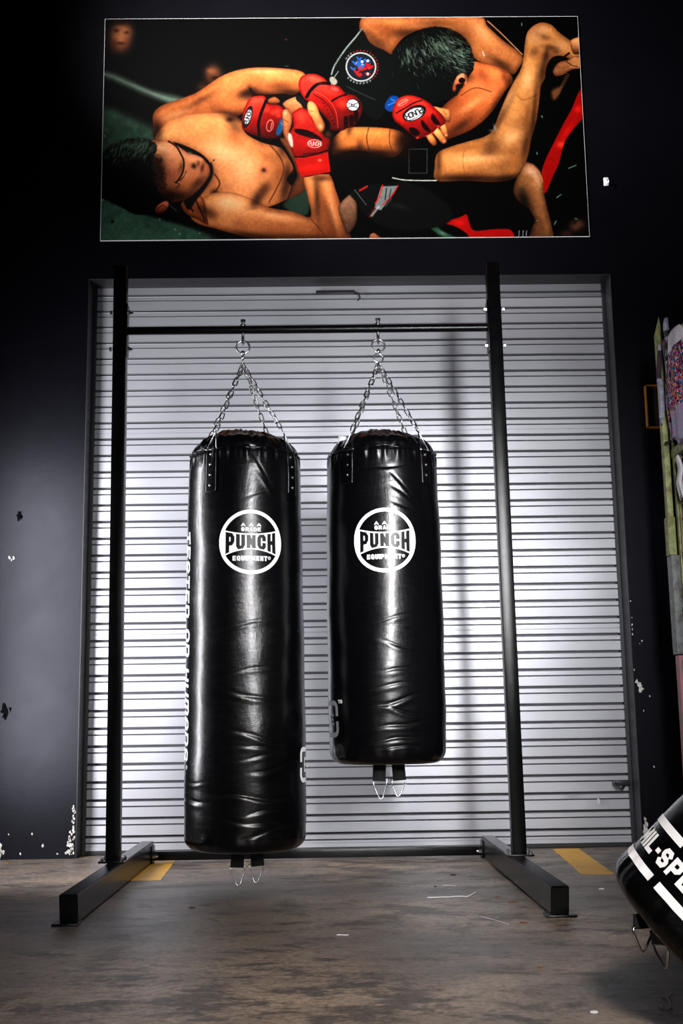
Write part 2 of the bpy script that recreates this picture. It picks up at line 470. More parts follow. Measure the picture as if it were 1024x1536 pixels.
# ------------------------------------------------------------------ lettering drawn with strokes
GL = {
    'A': [[(0, 0), (0, .72), (.28, 1), (.72, 1), (1, .72), (1, 0)], [(0, .42), (1, .42)]],
    'a': [[(0, 0), (.5, 1), (1, 0)], [(.16, .28), (.84, .28)]],
    'C': [[(1, .70), (1, .85), (.75, 1), (.25, 1), (0, .82), (0, .18), (.25, 0), (.75, 0), (1, .15), (1, .30)]],
    'D': [[(0, 0), (0, 1), (.7, 1), (1, .78), (1, .22), (.7, 0), (0, 0)]],
    'E': [[(1, 1), (0, 1), (0, 0), (1, 0)], [(0, .5), (.85, .5)]],
    'G': [[(1, .75), (.75, 1), (.25, 1), (0, .78), (0, .22), (.25, 0), (.75, 0), (1, .2), (1, .46), (.58, .46)]],
    'H': [[(0, 0), (0, 1)], [(1, 0), (1, 1)], [(0, .5), (1, .5)]],
    'I': [[(.5, 0), (.5, 1)]],
    'L': [[(0, 1), (0, 0), (1, 0)]],
    'M': [[(0, 0), (0, 1), (.5, .35), (1, 1), (1, 0)]],
    'N': [[(0, 0), (0, 1), (1, 0), (1, 1)]],
    'n': [[(0, 0), (0, 1), (.75, 1), (1, .8), (1, 0)]],
    'm': [[(0, 0), (0, 1), (.8, 1), (1, .85), (1, 0)], [(.5, 0), (.5, 1)]],
    'O': [[(0, .2), (0, .8), (.25, 1), (.75, 1), (1, .8), (1, .2), (.75, 0), (.25, 0), (0, .2)]],
    'P': [[(0, 0), (0, 1), (.75, 1), (1, .85), (1, .58), (.75, .42), (0, .42)]],
    'Q': [[(0, .2), (0, .8), (.25, 1), (.75, 1), (1, .8), (1, .2), (.75, 0), (.25, 0), (0, .2)], [(.6, .3), (1.02, -.08)]],
    'R': [[(0, 0), (0, 1), (.75, 1), (1, .85), (1, .6), (.75, .45), (0, .45)], [(.55, .45), (1, 0)]],
    'S': [[(1, .78), (.8, 1), (.2, 1), (0, .82), (0, .66), (.2, .52), (.8, .48), (1, .34), (1, .18), (.8, 0), (.2, 0), (0, .2)]],
    'T': [[(0, 1), (1, 1)], [(.5, 1), (.5, 0)]],
    'U': [[(0, 1), (0, .2), (.25, 0), (.75, 0), (1, .2), (1, 1)]],
    '-': [[(.1, .48), (.9, .48)]],
    ' ': [],
}
WID = {'I': .30, '-': .5, ' ': .55, 'M': 1.25, 'm': 1.25, 'Q': 1.05}


def quads_for(text, x, y, w, h, gap, tu, tv, slant=0.0):
    """returns list of quads [(u,v)*4]; box w*h per letter, tu / tv stroke thickness"""
    Q = []
    for ch in text:
        k = WID.get(ch, 1.0); ww = w * k
        iw, ih = ww - tu, h - tv
        for pl in GL[ch]:
            P = [(x + tu / 2 + px * iw, y + tv / 2 + py * ih) for px, py in pl]
            n = len(P); closed = math.dist(P[0], P[-1]) < 1e-9
            for m in range(n - 1):
                (a, b), (c, d) = P[m], P[m + 1]
                dx, dy = c - a, d - b; L = math.hypot(dx, dy)
                if L < 1e-9: continue
                # elliptical pen: thickness depends on direction
                ux, uy = dx / L, dy / L
                th = math.sqrt((uy * tu) ** 2 + (ux * tv) ** 2) / 2
                full = (tu if abs(ux) > abs(uy) else tv) / 2

                def reach(q, here, frm):
                    if q is None: return full if abs(ux * uy) < .05 else th * .55
                    vx, vy = (q[0] - here[0], q[1] - here[1]); l2 = math.hypot(vx, vy) + 1e-12
                    wx, wy = (here[0] - frm[0]) / L, (here[1] - frm[1]) / L
                    ang = math.acos(max(-1, min(1, (vx * wx + vy * wy) / l2)))
                    return min(full, th * math.tan(min(ang, 2.0) / 2))
                e0 = reach(P[m - 1] if m > 0 else (P[-2] if closed else None), (a, b), (c, d))
                e1 = reach(P[m + 2] if m < n - 2 else (P[1] if closed else None), (c, d), (a, b))
                nx, ny = -uy * th, ux * th
                a0, b0, c0, d0 = a - ux * e0, b - uy * e0, c + ux * e1, d + uy * e1
                q = [(a0 + nx, b0 + ny), (a0 - nx, b0 - ny), (c0 - nx, d0 - ny), (c0 + nx, d0 + ny)]
                q = [(u + slant * (v - y), v) for u, v in q]
                Q.append(q)
        x += ww + gap
    return Q, x - gap


def arc_band(cx, cy, r0, r1, a0, a1, n=48):
    Q = []
    for k in range(n):
        t0 = a0 + (a1 - a0) * k / n; t1 = a0 + (a1 - a0) * (k + 1) / n
        Q.append([(cx + r0 * math.cos(t0), cy + r0 * math.sin(t0)), (cx + r1 * math.cos(t0), cy + r1 * math.sin(t0)),
                  (cx + r1 * math.cos(t1), cy + r1 * math.sin(t1)), (cx + r0 * math.cos(t1), cy + r0 * math.sin(t1))])
    return Q


def wrap_quads(name, Q, S, mat, parent, off, warp=None, step=.008):
    """lay flat quads on surface S(u, v, off) -> Vector, subdivided so they hug the curve"""
    V, F = [], []
    for q in Q:
        e1 = max(math.dist(q[0], q[1]), math.dist(q[3], q[2])); e2 = max(math.dist(q[0], q[3]), math.dist(q[1], q[2]))
        n1, n2 = max(1, math.ceil(e1 / step)), max(1, math.ceil(e2 / step)); base = len(V)
        for i in range(n1 + 1):
            for j in range(n2 + 1):
                s, t = i / n1, j / n2
                u = (q[0][0] * (1 - s) + q[1][0] * s) * (1 - t) + (q[3][0] * (1 - s) + q[2][0] * s) * t
                v = (q[0][1] * (1 - s) + q[1][1] * s) * (1 - t) + (q[3][1] * (1 - s) + q[2][1] * s) * t
                if warp: u, v = warp(u, v)
                V.append(S(u, v, off))
        for i in range(n1):
            for j in range(n2):
                a = base + i * (n2 + 1) + j; F.append((a, a + n2 + 1, a + n2 + 2, a + 1))
    me = mesh_from(V, F)
    # make every face look outwards
    bm = BM(); bm.from_mesh(me); bm.normal_update()
    c = S.centre
    for f in bm.faces:
        m = f.calc_center_median()
        if f.normal.dot(m - c(m)) < 0: f.normal_flip()
    bm.to_mesh(me); bm.free()
    return link(name, me, mat, parent, smooth=True)


def emblem_quads(r):
    """ring + waisted band (white) ; returns white quads, black letter quads"""
    ring = arc_band(0, 0, r * .885, r, 0, 2 * PI, 96)
    band = []
    n = 40; top = lambda u: .25 * r + .13 * r * (u / (.86 * r)) ** 2
    bot = lambda u: -.24 * r - .21 * r * (u / (.86 * r)) ** 2
    xs = [(-.885 + 1.77 * k / n) * r for k in range(n + 1)]
    for a, b in zip(xs[:-1], xs[1:]):
        band.append([(a, bot(a)), (b, bot(b)), (b, top(b)), (a, top(a))])
    return ring, band, top, bot


class Surf:
    def __init__(s, f, centre): s.f = f; s.centre = centre
    def __call__(s, u, v, o): return s.f(u, v, o)


def clip_quads(Q):
    return Q


# ------------------------------------------------------------------ punch bags
def chain(bm, a, b, pitch=.0245, wire=.0023, wid=.0068, roll=0.0):
    a, b = Vector(a), Vector(b); d = b - a; L = d.length; n = max(2, round(L / pitch)); p = L / n; d.normalize()
    s = d.orthogonal().normalized(); s2 = d.cross(s)
    for i in range(n):
        ang = roll + (PI / 2) * (i % 2) + random.uniform(-.35, .35)
        w = s * math.cos(ang) + s2 * math.sin(ang)
        c = a + d * p * (i + .5); hl = p * .5 + wire * .9 - wid * .3; pts = []
        for k in range(7):
            t = -PI / 2 + PI * k / 6; pts.append(c + w * (wid * math.sin(t)) + d * (hl - wid * .6 + wid * math.cos(t)))
        for k in range(7):
            t = PI / 2 + PI * k / 6; pts.append(c + w * (wid * math.sin(t)) + d * (-(hl - wid * .6) + wid * math.cos(t)))
        tube(bm, pts, wire, 6, closed=True)
    return bm


def bag(cx, ztop, zbot, prof, lugs, label, logo_th, logo_z, ring2, seed, creases, hx, tri_dir=1, tagpos=None, strap_dx=(0, 0)):
    """prof: list of (z, radius); lugs: angles (rad, 0 = towards the camera)"""
    cy = RY
    root = thing('punching_bag', label, 'punching bag', (cx, cy, zbot), 'punching bags hung from the rack')
    pz = np.array([p[0] for p in prof][::-1]); pr_ = np.array([p[1] for p in prof][::-1])
    rs = np.random.default_rng(seed)
    ph = rs.uniform(0, 6.28, 24)

    def radius(th, z):
        r = np.interp(z, pz, pr_)
        body = np.clip((z - zbot - .03) / .06, 0, 1) * np.clip((ztop - .01 - z) / .05, 0, 1)
        r = r + body * (.0016 * np.sin(3 * th + ph[0] + z * 3) + .0013 * np.sin(5 * th + ph[1] - z * 5) + .0010 * np.sin(z * 21 + ph[2] + 2 * np.sin(th + ph[3]))
                        + .0007 * np.sin(z * 47 + ph[4] + 3 * np.sin(th * 2 + ph[5])) * np.sin(th * 2 + ph[6]))
        # horizontal slump creases
        for (zc, t0, tw, dep, sl, wz) in creases:
            dth = (th - t0 + PI) % (2 * PI) - PI
            zz = z - zc - sl * dth - .004 * np.sin(dth * 7 + zc * 30)
            r = r - .55 * dep * np.exp(-(dth / tw) ** 2) * (np.exp(-(zz / wz) ** 2) - .75 * np.exp(-((zz + 2.1 * wz) / (1.8 * wz)) ** 2))
        # gathers under the rim and above the base
        up = np.exp(-((z - (ztop - .012)) / .030) ** 2)
        r = r + .6 * up * (.0026 * np.sin(31 * th + ph[8]) + .0022 * np.sin(17 * th + ph[9]) + .0016 * np.sin(53 * th + ph[10]))
        lo = np.exp(-((z - (zbot + .035)) / .022) ** 2)
        r = r + lo * (.0012 * np.sin(23 * th + ph[11]) + .0012 * np.sin(11 * th + ph[12]))
        return r

    nt = 288
    th = np.linspace(0, 2 * PI, nt, endpoint=False)
    zs = np.concatenate([np.linspace(zbot + .045, ztop, 420)])
    rows = []
    # underside
    for k in range(12):
        t = k / 12; a = t * PI / 2
        rad = np.interp(zbot + .045, pz, pr_)
        rr = (rad - .045) + .045 * math.sin(a) if k else rad - .045
        zz = zbot + .045 - .045 * math.cos(a)
        rows.append((np.full(nt, rr) + (radius(th, zbot + .045) - rad) * t, np.full(nt, zz)))
    for z in zs: rows.append((radius(th, z), np.full(nt, z)))
    # gathered lid: folds and a lifted, crumpled crown
    R0 = np.interp(ztop, pz, pr_)
    for t in np.linspace(0.03, .97, 30):
        rr = R0 * np.interp(t, [0, .12, .3, .6, .85, 1], [1, .985, .90, .55, .25, .03])
        zz = ztop + np.interp(t, [0, .12, .3, .6, .85, 1], [0, .017, .040, .074, .082, .078])
        k = math.sin(min(t / .9, 1) * PI)
        rip = .55 * (.0028 * np.sin(27 * th + ph[13] + 3 * np.sin(2 * th)) + .0022 * np.sin(41 * th + ph[14] + 9 * t) + .0030 * np.sin(13 * th + ph[15] + 6 * t)) * k
        dz = (.006 * np.sin(2 * th + ph[16]) + .004 * np.sin(3 * th + ph[17]) + .0022 * np.sin(19 * t + 4 * np.sin(th + ph[18]))) * min(1, t / .4)
        rows.append((rr + rip * (rr / R0), zz + dz + .8 * rip))
    V = np.zeros((len(rows), nt, 3))
    for i, (r, z) in enumerate(rows):
        V[i, :, 0] = cx + r * np.sin(th); V[i, :, 1] = cy - r * np.cos(th); V[i, :, 2] = z
    F = grid_faces(nt, len(rows), wrap=True)
    Vv = np.vstack([V.reshape(-1, 3), [[cx, cy, zbot - .006]], [[cx, cy, ztop + .062]]])
    nb = len(Vv) - 2; nT = len(Vv) - 1; last = (len(rows) - 1) * nt
    me = bpy.data.meshes.new('bag')
    faces = F.tolist() + [(nb, (j + 1) % nt, j) for j in range(nt)] + [(nT, last + j, last + (j + 1) % nt) for j in range(nt)]
    me.from_pydata(Vv.tolist(), [], faces); me.update()
    body = link('bag_body', me, M['vinyl'], root)

    def sf(u, v, o):
        # u = arc length from th0, v = height
        t = u / .2; r = float(radius(np.float64(t), np.float64(v))) + o
        return Vector((cx + r * math.sin(t), cy - r * math.cos(t), v))
    S = Surf(sf, lambda m: Vector((cx, cy, m.z)))

    # lid hem: stitched rolled edge where the lid meets the body
    bm = BM(); pts = []
    for k in range(120):
        t = 2 * PI * k / 120; r = float(radius(np.float64(t), np.float64(ztop - .004))) + .0015
        pts.append((cx + r * math.sin(t), cy - r * math.cos(t), ztop - .002 + .004 * math.sin(9 * t + seed)))
    tube(bm, pts, .0035, 8, closed=True); link('lid_hem', bm, M['vinyl'], root)

    # round emblem
    rE = .1095
    ring, band, top, bot = emblem_quads(rE)
    place = lambda u, v: (logo_th * .2 + u, logo_z + v)
    em = wrap_quads('emblem', ring + band, S, M['print_white'], root, .0010, place, .006)
    em['label'] = 'white round logo printed on the black vinyl'
    # PUNCH in black, letters following the waisted band
    hP = .56 * rE
    n_, x1 = quads_for('PUNCH', 0, 0, .272 * rE, hP, .052 * rE, .112 * rE, .115 * rE)

    def warpP(u, v):
        uu = u - x1 / 2
        a, b = bot(uu) + .045 * rE, top(uu) - .045 * rE
        return place(uu, a + (b - a) * v / hP)
    wrap_quads('emblem_lettering', n_, S, M['print_black'], em, .0019, warpP, .006)
    q1, xe = quads_for('aaa', 0, 0, .150 * rE, .105 * rE, .095 * rE, .034 * rE, .022 * rE)
    q1 = [[(u - xe / 2, v + .475 * rE) for u, v in q] for q in q1]
    q2, xe = quads_for('GRaDE', 0, 0, .105 * rE, .125 * rE, .022 * rE, .036 * rE, .028 * rE)
    q2 = [[(u - xe / 2, v + .325 * rE) for u, v in q] for q in q2]
    q3, xe = quads_for('EQUIPMENT', 0, 0, .106 * rE, .15 * rE, .020 * rE, .044 * rE, .036 * rE)
    q3 = [[(u - xe / 2 - .03 * rE, v - .585 * rE) for u, v in q] for q in q3]
    rg = arc_band(xe / 2 + .035 * rE, -.49 * rE, .034 * rE, .048 * rE, 0, 2 * PI, 16) + [[(xe / 2 + .022 * rE, -.512 * rE), (xe / 2 + .034 * rE, -.512 * rE), (xe / 2 + .034 * rE, -.468 * rE), (xe / 2 + .022 * rE, -.468 * rE)]]
    q1 = [[(u, v + 0.0) for u, v in q] for q in q1]
    wrap_quads('emblem_lettering', q1 + q2 + q3 + rg, S, M['print_white'], em, .0012, place, .006)

    # lugs: riveted vinyl straps carrying wire triangles
    apex = Vector((hx, cy, 1.806))
    loops = []
    for i, a in enumerate(lugs):
        front = math.cos(a) > -.2
        nr = 4 if ring2 is None else 3
        L = .155 if ring2 is None else .125
        u0 = a * .2; Q = [[(u0 - .0225, ztop + .002), (u0 - .0225, ztop - L), (u0 + .0225, ztop - L), (u0 + .0225, ztop + .002)]]
        lug = wrap_quads('lug_strap', Q, S, M['vinyl'], root, .0032, None, .006)
        sol = lug.modifiers.new('thick', 'SOLIDIFY'); sol.thickness = .003; sol.offset = -1
        for k in range(nr):
            zc = ztop - .022 - k * (.0365 if nr == 4 else .036)
            p = sf(u0, zc, .004); nrm = Vector((math.sin(a), -math.cos(a), 0))
            bm = BM(); tube(bm, [p - nrm * .002, p + nrm * .0012], .0052, 14); tube(bm, [p + nrm * .0012, p + nrm * .0024], [.0052, .0030], 14)
            rv = link('rivet', bm, M['zinc'], None)
            rv.parent = lug
            # hinge seam across the strap
        # wire triangle leaning in towards the chain
        base = sf(u0, ztop - .004, .004); tang = Vector((math.cos(a), math.sin(a), 0)); inw = Vector((-math.sin(a), math.cos(a), 0))
        topp = base + inw * .022 + Vector((0, 0, .066))
        pts = [base - tang * .024, base - tang * .020 + Vector((0, 0, .004)), topp - tang * .004 - Vector((0, 0, .006)), topp, topp + tang * .004 - Vector((0, 0, .006)), base + tang * .020 + Vector((0, 0, .004)), base + tang * .024, base + tang * .012, base - tang * .012]
        bm = BM(); tube(bm, pts, .0024, 8, closed=True); link('triangle_ring', bm, M['chrome'], root)
        # snap link and chain
        bm = BM(); e = topp + (apex - topp).normalized() * .006
        chain(bm, e, apex, roll=a, pitch=.0262 if i != 1 else .0245)
        link('chain', bm, M['chrome'], root)
    # swivel and rings above
    if ring2 is None:
        bm = BM(); tube(bm, [(hx, cy, 1.857), (hx, cy, 1.842)], .0075, 12); tube(bm, [(hx, cy, 1.842), (hx, cy, 1.826)], .0052, 12)
        tube(bm, ring_pts((hx, cy, 1.816), (0, 1, 0), (0, 0, 1), .011, 20), .0032, 8, closed=True); link('swivel', bm, M['chrome'], root)
    else:
        bm = BM(); tube(bm, [(hx, cy, 1.857), (hx, cy, 1.843)], .0075, 12); tube(bm, ring_pts((hx, cy, 1.850), (0, 1, 0), (0, 0, 1), .010, 18), .0034, 8, closed=True); link('swivel', bm, M['chrome'], root)
        bm = BM(); tube(bm, ring_pts((hx, cy, 1.826), (1, .15, 0), (0, 0, 1), .0165, 28), .0032, 8, closed=True); link('lower_ring', bm, M['chrome'], root)
    bm = BM(); tube(bm, ring_pts((hx, cy, 1.872), (1, .1, 0), (0, 0, 1), .0235, 36), .0033, 8, closed=True); link('hanging_ring', bm, M['chrome'], root)
    if tagpos:
        t, dz = tagpos; bm = BM(); r = .165
        box(bm, (-.014, -.0012, 0), (.014, .0012, .03), 0, 1, Matrix.Translation((cx + r * math.sin(t), cy - r * math.cos(t), ztop + dz)) @ Matrix.Rotation(.1, 4, 'Y'))
        link('care_tag', bm, M['tag'], root)['label'] = 'small white tag on the bag rim'
    # webbing loops and wire triangles under the base
    for sgn, lx, a0, hang in ((-1, -.030 + strap_dx[0], .10, .084), (1, .030 + strap_dx[1], -.12, .078)):
        x = cx + lx; y = cy + (-.02 if sgn < 0 else .01)
        bm = BM(); box(bm, (-.022, -.004, -.058), (.022, .004, .012), .0015, 1, Matrix.Translation((x, y, zbot)) @ Matrix.Rotation(a0 * .6, 4, 'Y')); lp = link('webbing_loop', bm, M['strap'], root)
        b = Vector((x, y, zbot - .052)); dx = -sgn * .002
        pts = [b + Vector((-.025, 0, 0)), b + Vector((-.021, 0, -.022)), b + Vector((-.008 + dx, -.002, -.060)), b + Vector((-.004 + dx, -.003, -.068)), b + Vector((dx + .003, -.003, -.068)), b + Vector((.008 + dx, -.002, -.060)), b + Vector((.021, 0, -.022)), b + Vector((.025, 0, 0)), b + Vector((.010, 0, .004)), b + Vector((-.010, 0, .004))]
        k = (hang - .02) / .068
        pts = [Vector((p.x, p.y, b.z + (p.z - b.z) * k * (1.0 if p.z < b.z else 1))) for p in pts]
        bm = BM(); tube(bm, pts, .0024, 8, closed=True); link('triangle_ring', bm, M['chrome'], root)
    return root, S, radius


def bracket_logo(S, parent, u0, u1, v0, v1, t, mat, off=.0011, gap=.02, cr=.02, name='side_logo', hgap=None, warp=None):
    """rounded rectangular outline broken in the middle of its sides"""
    Q = []
    um, vm = (u0 + u1) / 2, (v0 + v1) / 2
    for (cx_, cy_, a0) in ((u0 + cr, v0 + cr, PI), (u1 - cr, v0 + cr, 1.5 * PI), (u1 - cr, v1 - cr, 0), (u0 + cr, v1 - cr, .5 * PI)):
        Q += arc_band(cx_, cy_, cr - t, cr, a0, a0 + PI / 2, 10)
    hs = hgap or []
    def hbar(va, vb):
        xs = [u0 + cr] + [x for g in hs for x in g] + [u1 - cr]
        for a, b in zip(xs[::2], xs[1::2]): Q.append([(a, va), (b, va), (b, vb), (a, vb)])
    hbar(v0, v0 + t); hbar(v1 - t, v1)
    for ua, ub in ((u0, u0 + t), (u1 - t, u1)):
        Q.append([(ua, v0 + cr), (ub, v0 + cr), (ub, vm - gap / 2), (ua, vm - gap / 2)])
        Q.append([(ua, vm + gap / 2), (ub, vm + gap / 2), (ub, v1 - cr), (ua, v1 - cr)])
    return wrap_quads(name, Q, S, mat, parent, off, warp, .006)


# left (longer) bag
B1c = [(.385, .45, .25, .0035, .03, .006), (.30, .12, .5, .0055, -.02, .007), (.285, -1.05, .35, .005, .0, .006), (.62, .20, .35, .003, -.05, .006), (.49, .22, .33, .003, -.06, .006), (.455, .3, .30, .0025, -.03, .005),
       (.86, .15, .3, .0022, .02, .006), (.215, .25, .5, .004, -.03, .007), (.175, .15, .7, .004, .05, .007), (.345, -1.0, .3, .0025, 0, .004), (1.335, .45, .12, .003, -.25, .007), (1.38, .38, .15, .003, -.3, .008), (1.30, .35, .25, .002, .05, .006), (.425, .25, .3, .002, .02, .005), (.25, .3, .35, .003, .03, .006), (.71, .25, .3, .002, .04, .005)]
b1, S1, r1 = bag(-.2765, 1.462, .118,
    [(1.5, .182), (1.462, .189), (1.445, .193), (1.40, .196), (1.2, .199), (.9, .203), (.6, .205), (.3, .206), (.2, .205), (.16, .203)],
    [-.56, 1.02, 2.58, 4.15], 'longer black vinyl punching bag, left of the two hung on the rack', .175, 1.131, None, 3, B1c, HOOKX[0], tagpos=(2.55, .062), strap_dx=(.008, .008))
# right (shorter) bag
B2c = [(.52, .1, .45, .004, .03, .006), (.60, .12, .4, .004, .05, .006), (.565, .25, .35, .003, -.05, .005), (.70, .15, .3, .003, .03, .006), (.475, .1, .5, .004, .02, .006), (.78, .2, .28, .0025, -.05, .005), (.87, .1, .3, .002, .04, .005),
       (1.33, .25, .2, .003, -.2, .006), (1.29, .3, .2, .0025, -.15, .006), (1.25, .28, .2, .002, -.1, .006), (.45, .15, .4, .003, 0, .004), (.65, .05, .3, .0025, .02, .005), (1.385, .0, .35, .003, .02, .005)]
b2, S2, r2 = bag(.2105, 1.458, .392,
    [(1.5, .182), (1.458, .187), (1.445, .192), (1.40, .195), (1.2, .199), (.9, .201), (.6, .201), (.46, .199), (.40, .196)],
    [-.70, .82, 2.40, 3.90], 'shorter black vinyl punching bag, right of the two hung on the rack', -.03, 1.131, 1, 8, B2c, HOOKX[1], tagpos=(-1.05, .03), strap_dx=(.0, .004))

# lettering down the left side of the long bag (reads downwards)
SLOT = -1.255 * .2
x0_ = 0; kx = None
tot = quads_for('TESTED On HUmAnS', 0, 0, .0425, .056, .0085, .0105, .0100)[1]
kx = .775 / tot
for word in ('TESTED', 'On', 'HUmAnS'):
    qs, xe = quads_for(word, x0_, 0, .0425, .056, .0085, .0105, .0100, slant=.16)
    wrap_quads('side_lettering', qs, S1, M['print_white'], b1, .0011, lambda u, v: (SLOT - .028 + v, 1.192 - u * kx), .006)['label'] = 'white lettering running down the side'
    x0_ = xe + .0085 * 2 + .0425 * .55
rgq = arc_band(.800, .045, .005, .0068, 0, 2 * PI, 16) + [[(.798, .043), (.8015, .043), (.8015, .048), (.798, .048)]]
wrap_quads('registered_mark', rgq, S1, M['print_white'], b1, .0011, lambda u, v: (SLOT - .023 + v, 1.192 - u), .006)
# side logo of the long bag (right edge) and of the short bag (left edge)
bracket_logo(S1, b1, 1.19 * .2, 1.19 * .2 + .125, .335, .452, .0155, M['print_white'], gap=.019, cr=.026)
qi, _ = quads_for('E', 1.19 * .2 + .036, .369, .030, .048, 0, .009, .009)
wrap_quads('side_logo_letter', qi, S1, M['print_white'], b1, .0011, None, .006)
bracket_logo(S2, b2, -1.00 * .2 - .125, -1.00 * .2, .483, .604, .0155, M['print_shaded'], gap=.017, cr=.026)
qi, _ = quads_for('E', -1.00 * .2 - .062, .523, .032, .036, 0, .009, .008)
wrap_quads('side_logo_letter', qi, S2, M['print_shaded'], b2, .0011, None, .006)
qi, _ = quads_for('Tm', -.99 * .2, .594, .0095, .0115, .0015, .0026, .0026)
wrap_quads('trade_mark', qi, S2, M['print_white'], b2, .0011, None, .006)

# ------------------------------------------------------------------ the bag leaning on the cage at the right
def leaning_bag():
    c0 = Vector((.621, -2.847, .132)); ax = Vector((.695, -.198, .691)).normalized(); R = .182; Lb = .74
    # frame: e1 faces the camera-left side, e2 completes
    v = Vector((0, -1, 0)); e1 = (v - ax * v.dot(ax)).normalized(); e2 = ax.cross(e1)   # th measured from e1 towards e2
    root = thing('punching_bag', 'black punching bag tipped over at the right edge, white lettering around it', 'punching bag', (c0.x, c0.y, 0))
    rs = np.random.default_rng(5); ph = rs.uniform(0, 6.28, 12)

    def rad(t, h):
        r = R + .0015 * math.sin(3 * t + ph[0] + h * 4) + .001 * math.sin(5 * t + ph[1] - h * 9) + .0008 * math.sin(h * 40 + ph[2] + 2 * math.sin(t))
        lo = math.exp(-((h - .045) / .02) ** 2)
        return r + lo * (.0014 * math.sin(21 * t + ph[3]) + .001 * math.sin(37 * t + ph[4]))

    def P(t, h, r): return c0 + ax * h + (e1 * math.cos(t) + e2 * math.sin(t)) * r
    nt = 200; V = []; rows = 0
    for k in range(10):
        a = k / 10 * PI / 2; rows += 1
        for j in range(nt):
            t = 2 * PI * j / nt; V.append(P(t, .035 - .035 * math.cos(a), (R - .035) + .035 * math.sin(a) + (rad(t, .04) - R) * k / 10))
    for h in np.linspace(.036, Lb, 160):
        rows += 1
        for j in range(nt):
            t = 2 * PI * j / nt; V.append(P(t, float(h), rad(t, float(h))))
    for k in range(1, 8):
        rows += 1; a = k / 7
        for j in range(nt):
            t = 2 * PI * j / nt; V.append(P(t, Lb + .05 * math.sin(a * PI / 2), R * (1 - .75 * a) + .004 * math.sin(25 * t) * math.sin(a * PI)))
    F = [tuple(f) for f in grid_faces(nt, rows, wrap=True).tolist()]
    V.append(P(0, -.004, 0)); V.append(P(0, Lb + .05, 0)); nb = len(V) - 2; last = (rows - 1) * nt
    F += [(nb, (j + 1) % nt, j) for j in range(nt)] + [(nb + 1, last + j, last + (j + 1) % nt) for j in range(nt)]
    me = mesh_from(V, F); bm = BM(); bm.from_mesh(me); bmesh.ops.recalc_face_normals(bm, faces=bm.faces); bm.to_mesh(me); bm.free()
    link('bag_body', me, M['vinyl'], root)
    S = Surf(lambda u, v, o: P(u / R, v, rad(u / R, v) + o), lambda m: c0 + ax * (m - c0).dot(ax))
    # th at which the left silhouette is seen from the room
    return root, S, R, P, c0, ax, e1, e2

lb, SL, RL, PL, c0L, axL, e1L, e2L = leaning_bag()
LU, LV = -.341, .053        # left edge (arc length) and lower edge (along the axis) of the printed frame
FL = 1
wl = lambda u, v: (FL * u, v)
LW, LH = .33, .092
bracket_logo(SL, lb, LU, LU + LW, LV, LV + LH, .0145, M['print_white'], gap=.022, cr=.028, name='frame_print', hgap=[(LU + LW / 2 - .008, LU + LW / 2 + .010)], warp=wl)
qs, xe = quads_for('MIL-SPEC', 0, 0, .0262, .034, .0045, .0090, .0082)
wrap_quads('mil_spec_lettering', qs, SL, M['print_white'], lb, .0012, lambda u, v: (FL * (LU + .037 + u), LV + .030 + v), .006).name = 'front_lettering'
# webbing loops and rings dangling from its base onto the floor
for tt, rr, tw in ((-1.02, .135, -.10), (-.74, .13, .20)):
    b = c0L + (e1L * math.cos(tt) + e2L * math.sin(tt)) * rr + axL * .004
    d = Vector((tw * .8, -.05, -1)).normalized(); s = Vector((.85, .5, 0)) if tw < 0 else Vector((.3, -.95, 0))
    s = (s - d * s.dot(d)).normalized()
    e = min(.022, max(.010, b.z - .05))
    bm = BM()
    q = [b + s * .02, b - s * .02, b + d * e - s * .02, b + d * e + s * .02]; nn = d.cross(s) * .003
    A = [bm.verts.new(p + nn) for p in q]; B = [bm.verts.new(p - nn) for p in q]
    bm.faces.new(A); bm.faces.new(B[::-1])
    for k in range(4): bm.faces.new((A[k], B[k], B[(k + 1) % 4], A[(k + 1) % 4]))
    bmesh.ops.recalc_face_normals(bm, faces=bm.faces)
    link('webbing_loop', bm, M['strap'], lb, smooth=False)
    p0 = b + d * e; rl = max(.02, min(.038, (p0.z - .005) / -d.z))
    bm = BM(); tube(bm, [p0 - s * .024, p0 - s * .02 + d * rl * .3, p0 - s * .005 + d * rl * .93, p0 + d * rl, p0 + s * .005 + d * rl * .93, p0 + s * .02 + d * rl * .3, p0 + s * .024, p0], .0024, 8, closed=True)
    link('triangle_ring', bm, M['chrome'], lb)

# ------------------------------------------------------------------ wire cage stand with hanging sportswear, right edge
CX = 1.302     # the cage side that faces the room
cage = thing('wire_cage_stand', 'rusty green and grey wire cage stand at the right edge', 'cage stand', (CX + .02, -1.6, 0))
def cp(name, bm, mat, lab=None, smooth='auto'):
    o = link(name, bm, M[mat], cage, smooth)
    if lab: o['label'] = lab
    return o
YB, YF = -.60, -3.35
bm = BM(); box(bm, (CX - .002, YB - .022, 1.27), (CX + .020, YB + .012, 1.99), .002); cp('post', bm, 'rustgreen', 'olive green post')
bm = BM(); box(bm, (CX - .008, YB - .03, 1.13), (CX + .022, YB + .014, 1.275), .003); cp('post_sleeve', bm, 'rustgreen')
bm = BM(); box(bm, (CX - .006, YB - .045, .76), (CX + .026, YB + .014, 1.128), .003); cp('post_sleeve', bm, 'rustgrey', 'weathered grey sleeve on the post')
bm = BM(); box(bm, (CX + .002, YB - .03, 0), (CX + .03, YB + .014, .757), .003); cp('post', bm, 'pinkpaint', 'faded pink lower post')
bm = BM(); box(bm, (CX + .026, YB - .055, .0), (CX + .046, YB - .03, 1.93), .002); cp('post', bm, 'rustgreen')
bm = BM(); box(bm, (CX + .012, YB - .058, .62), (CX + .03, YB - .04, .74), .002); cp('post_bracket', bm, 'rustgreen')
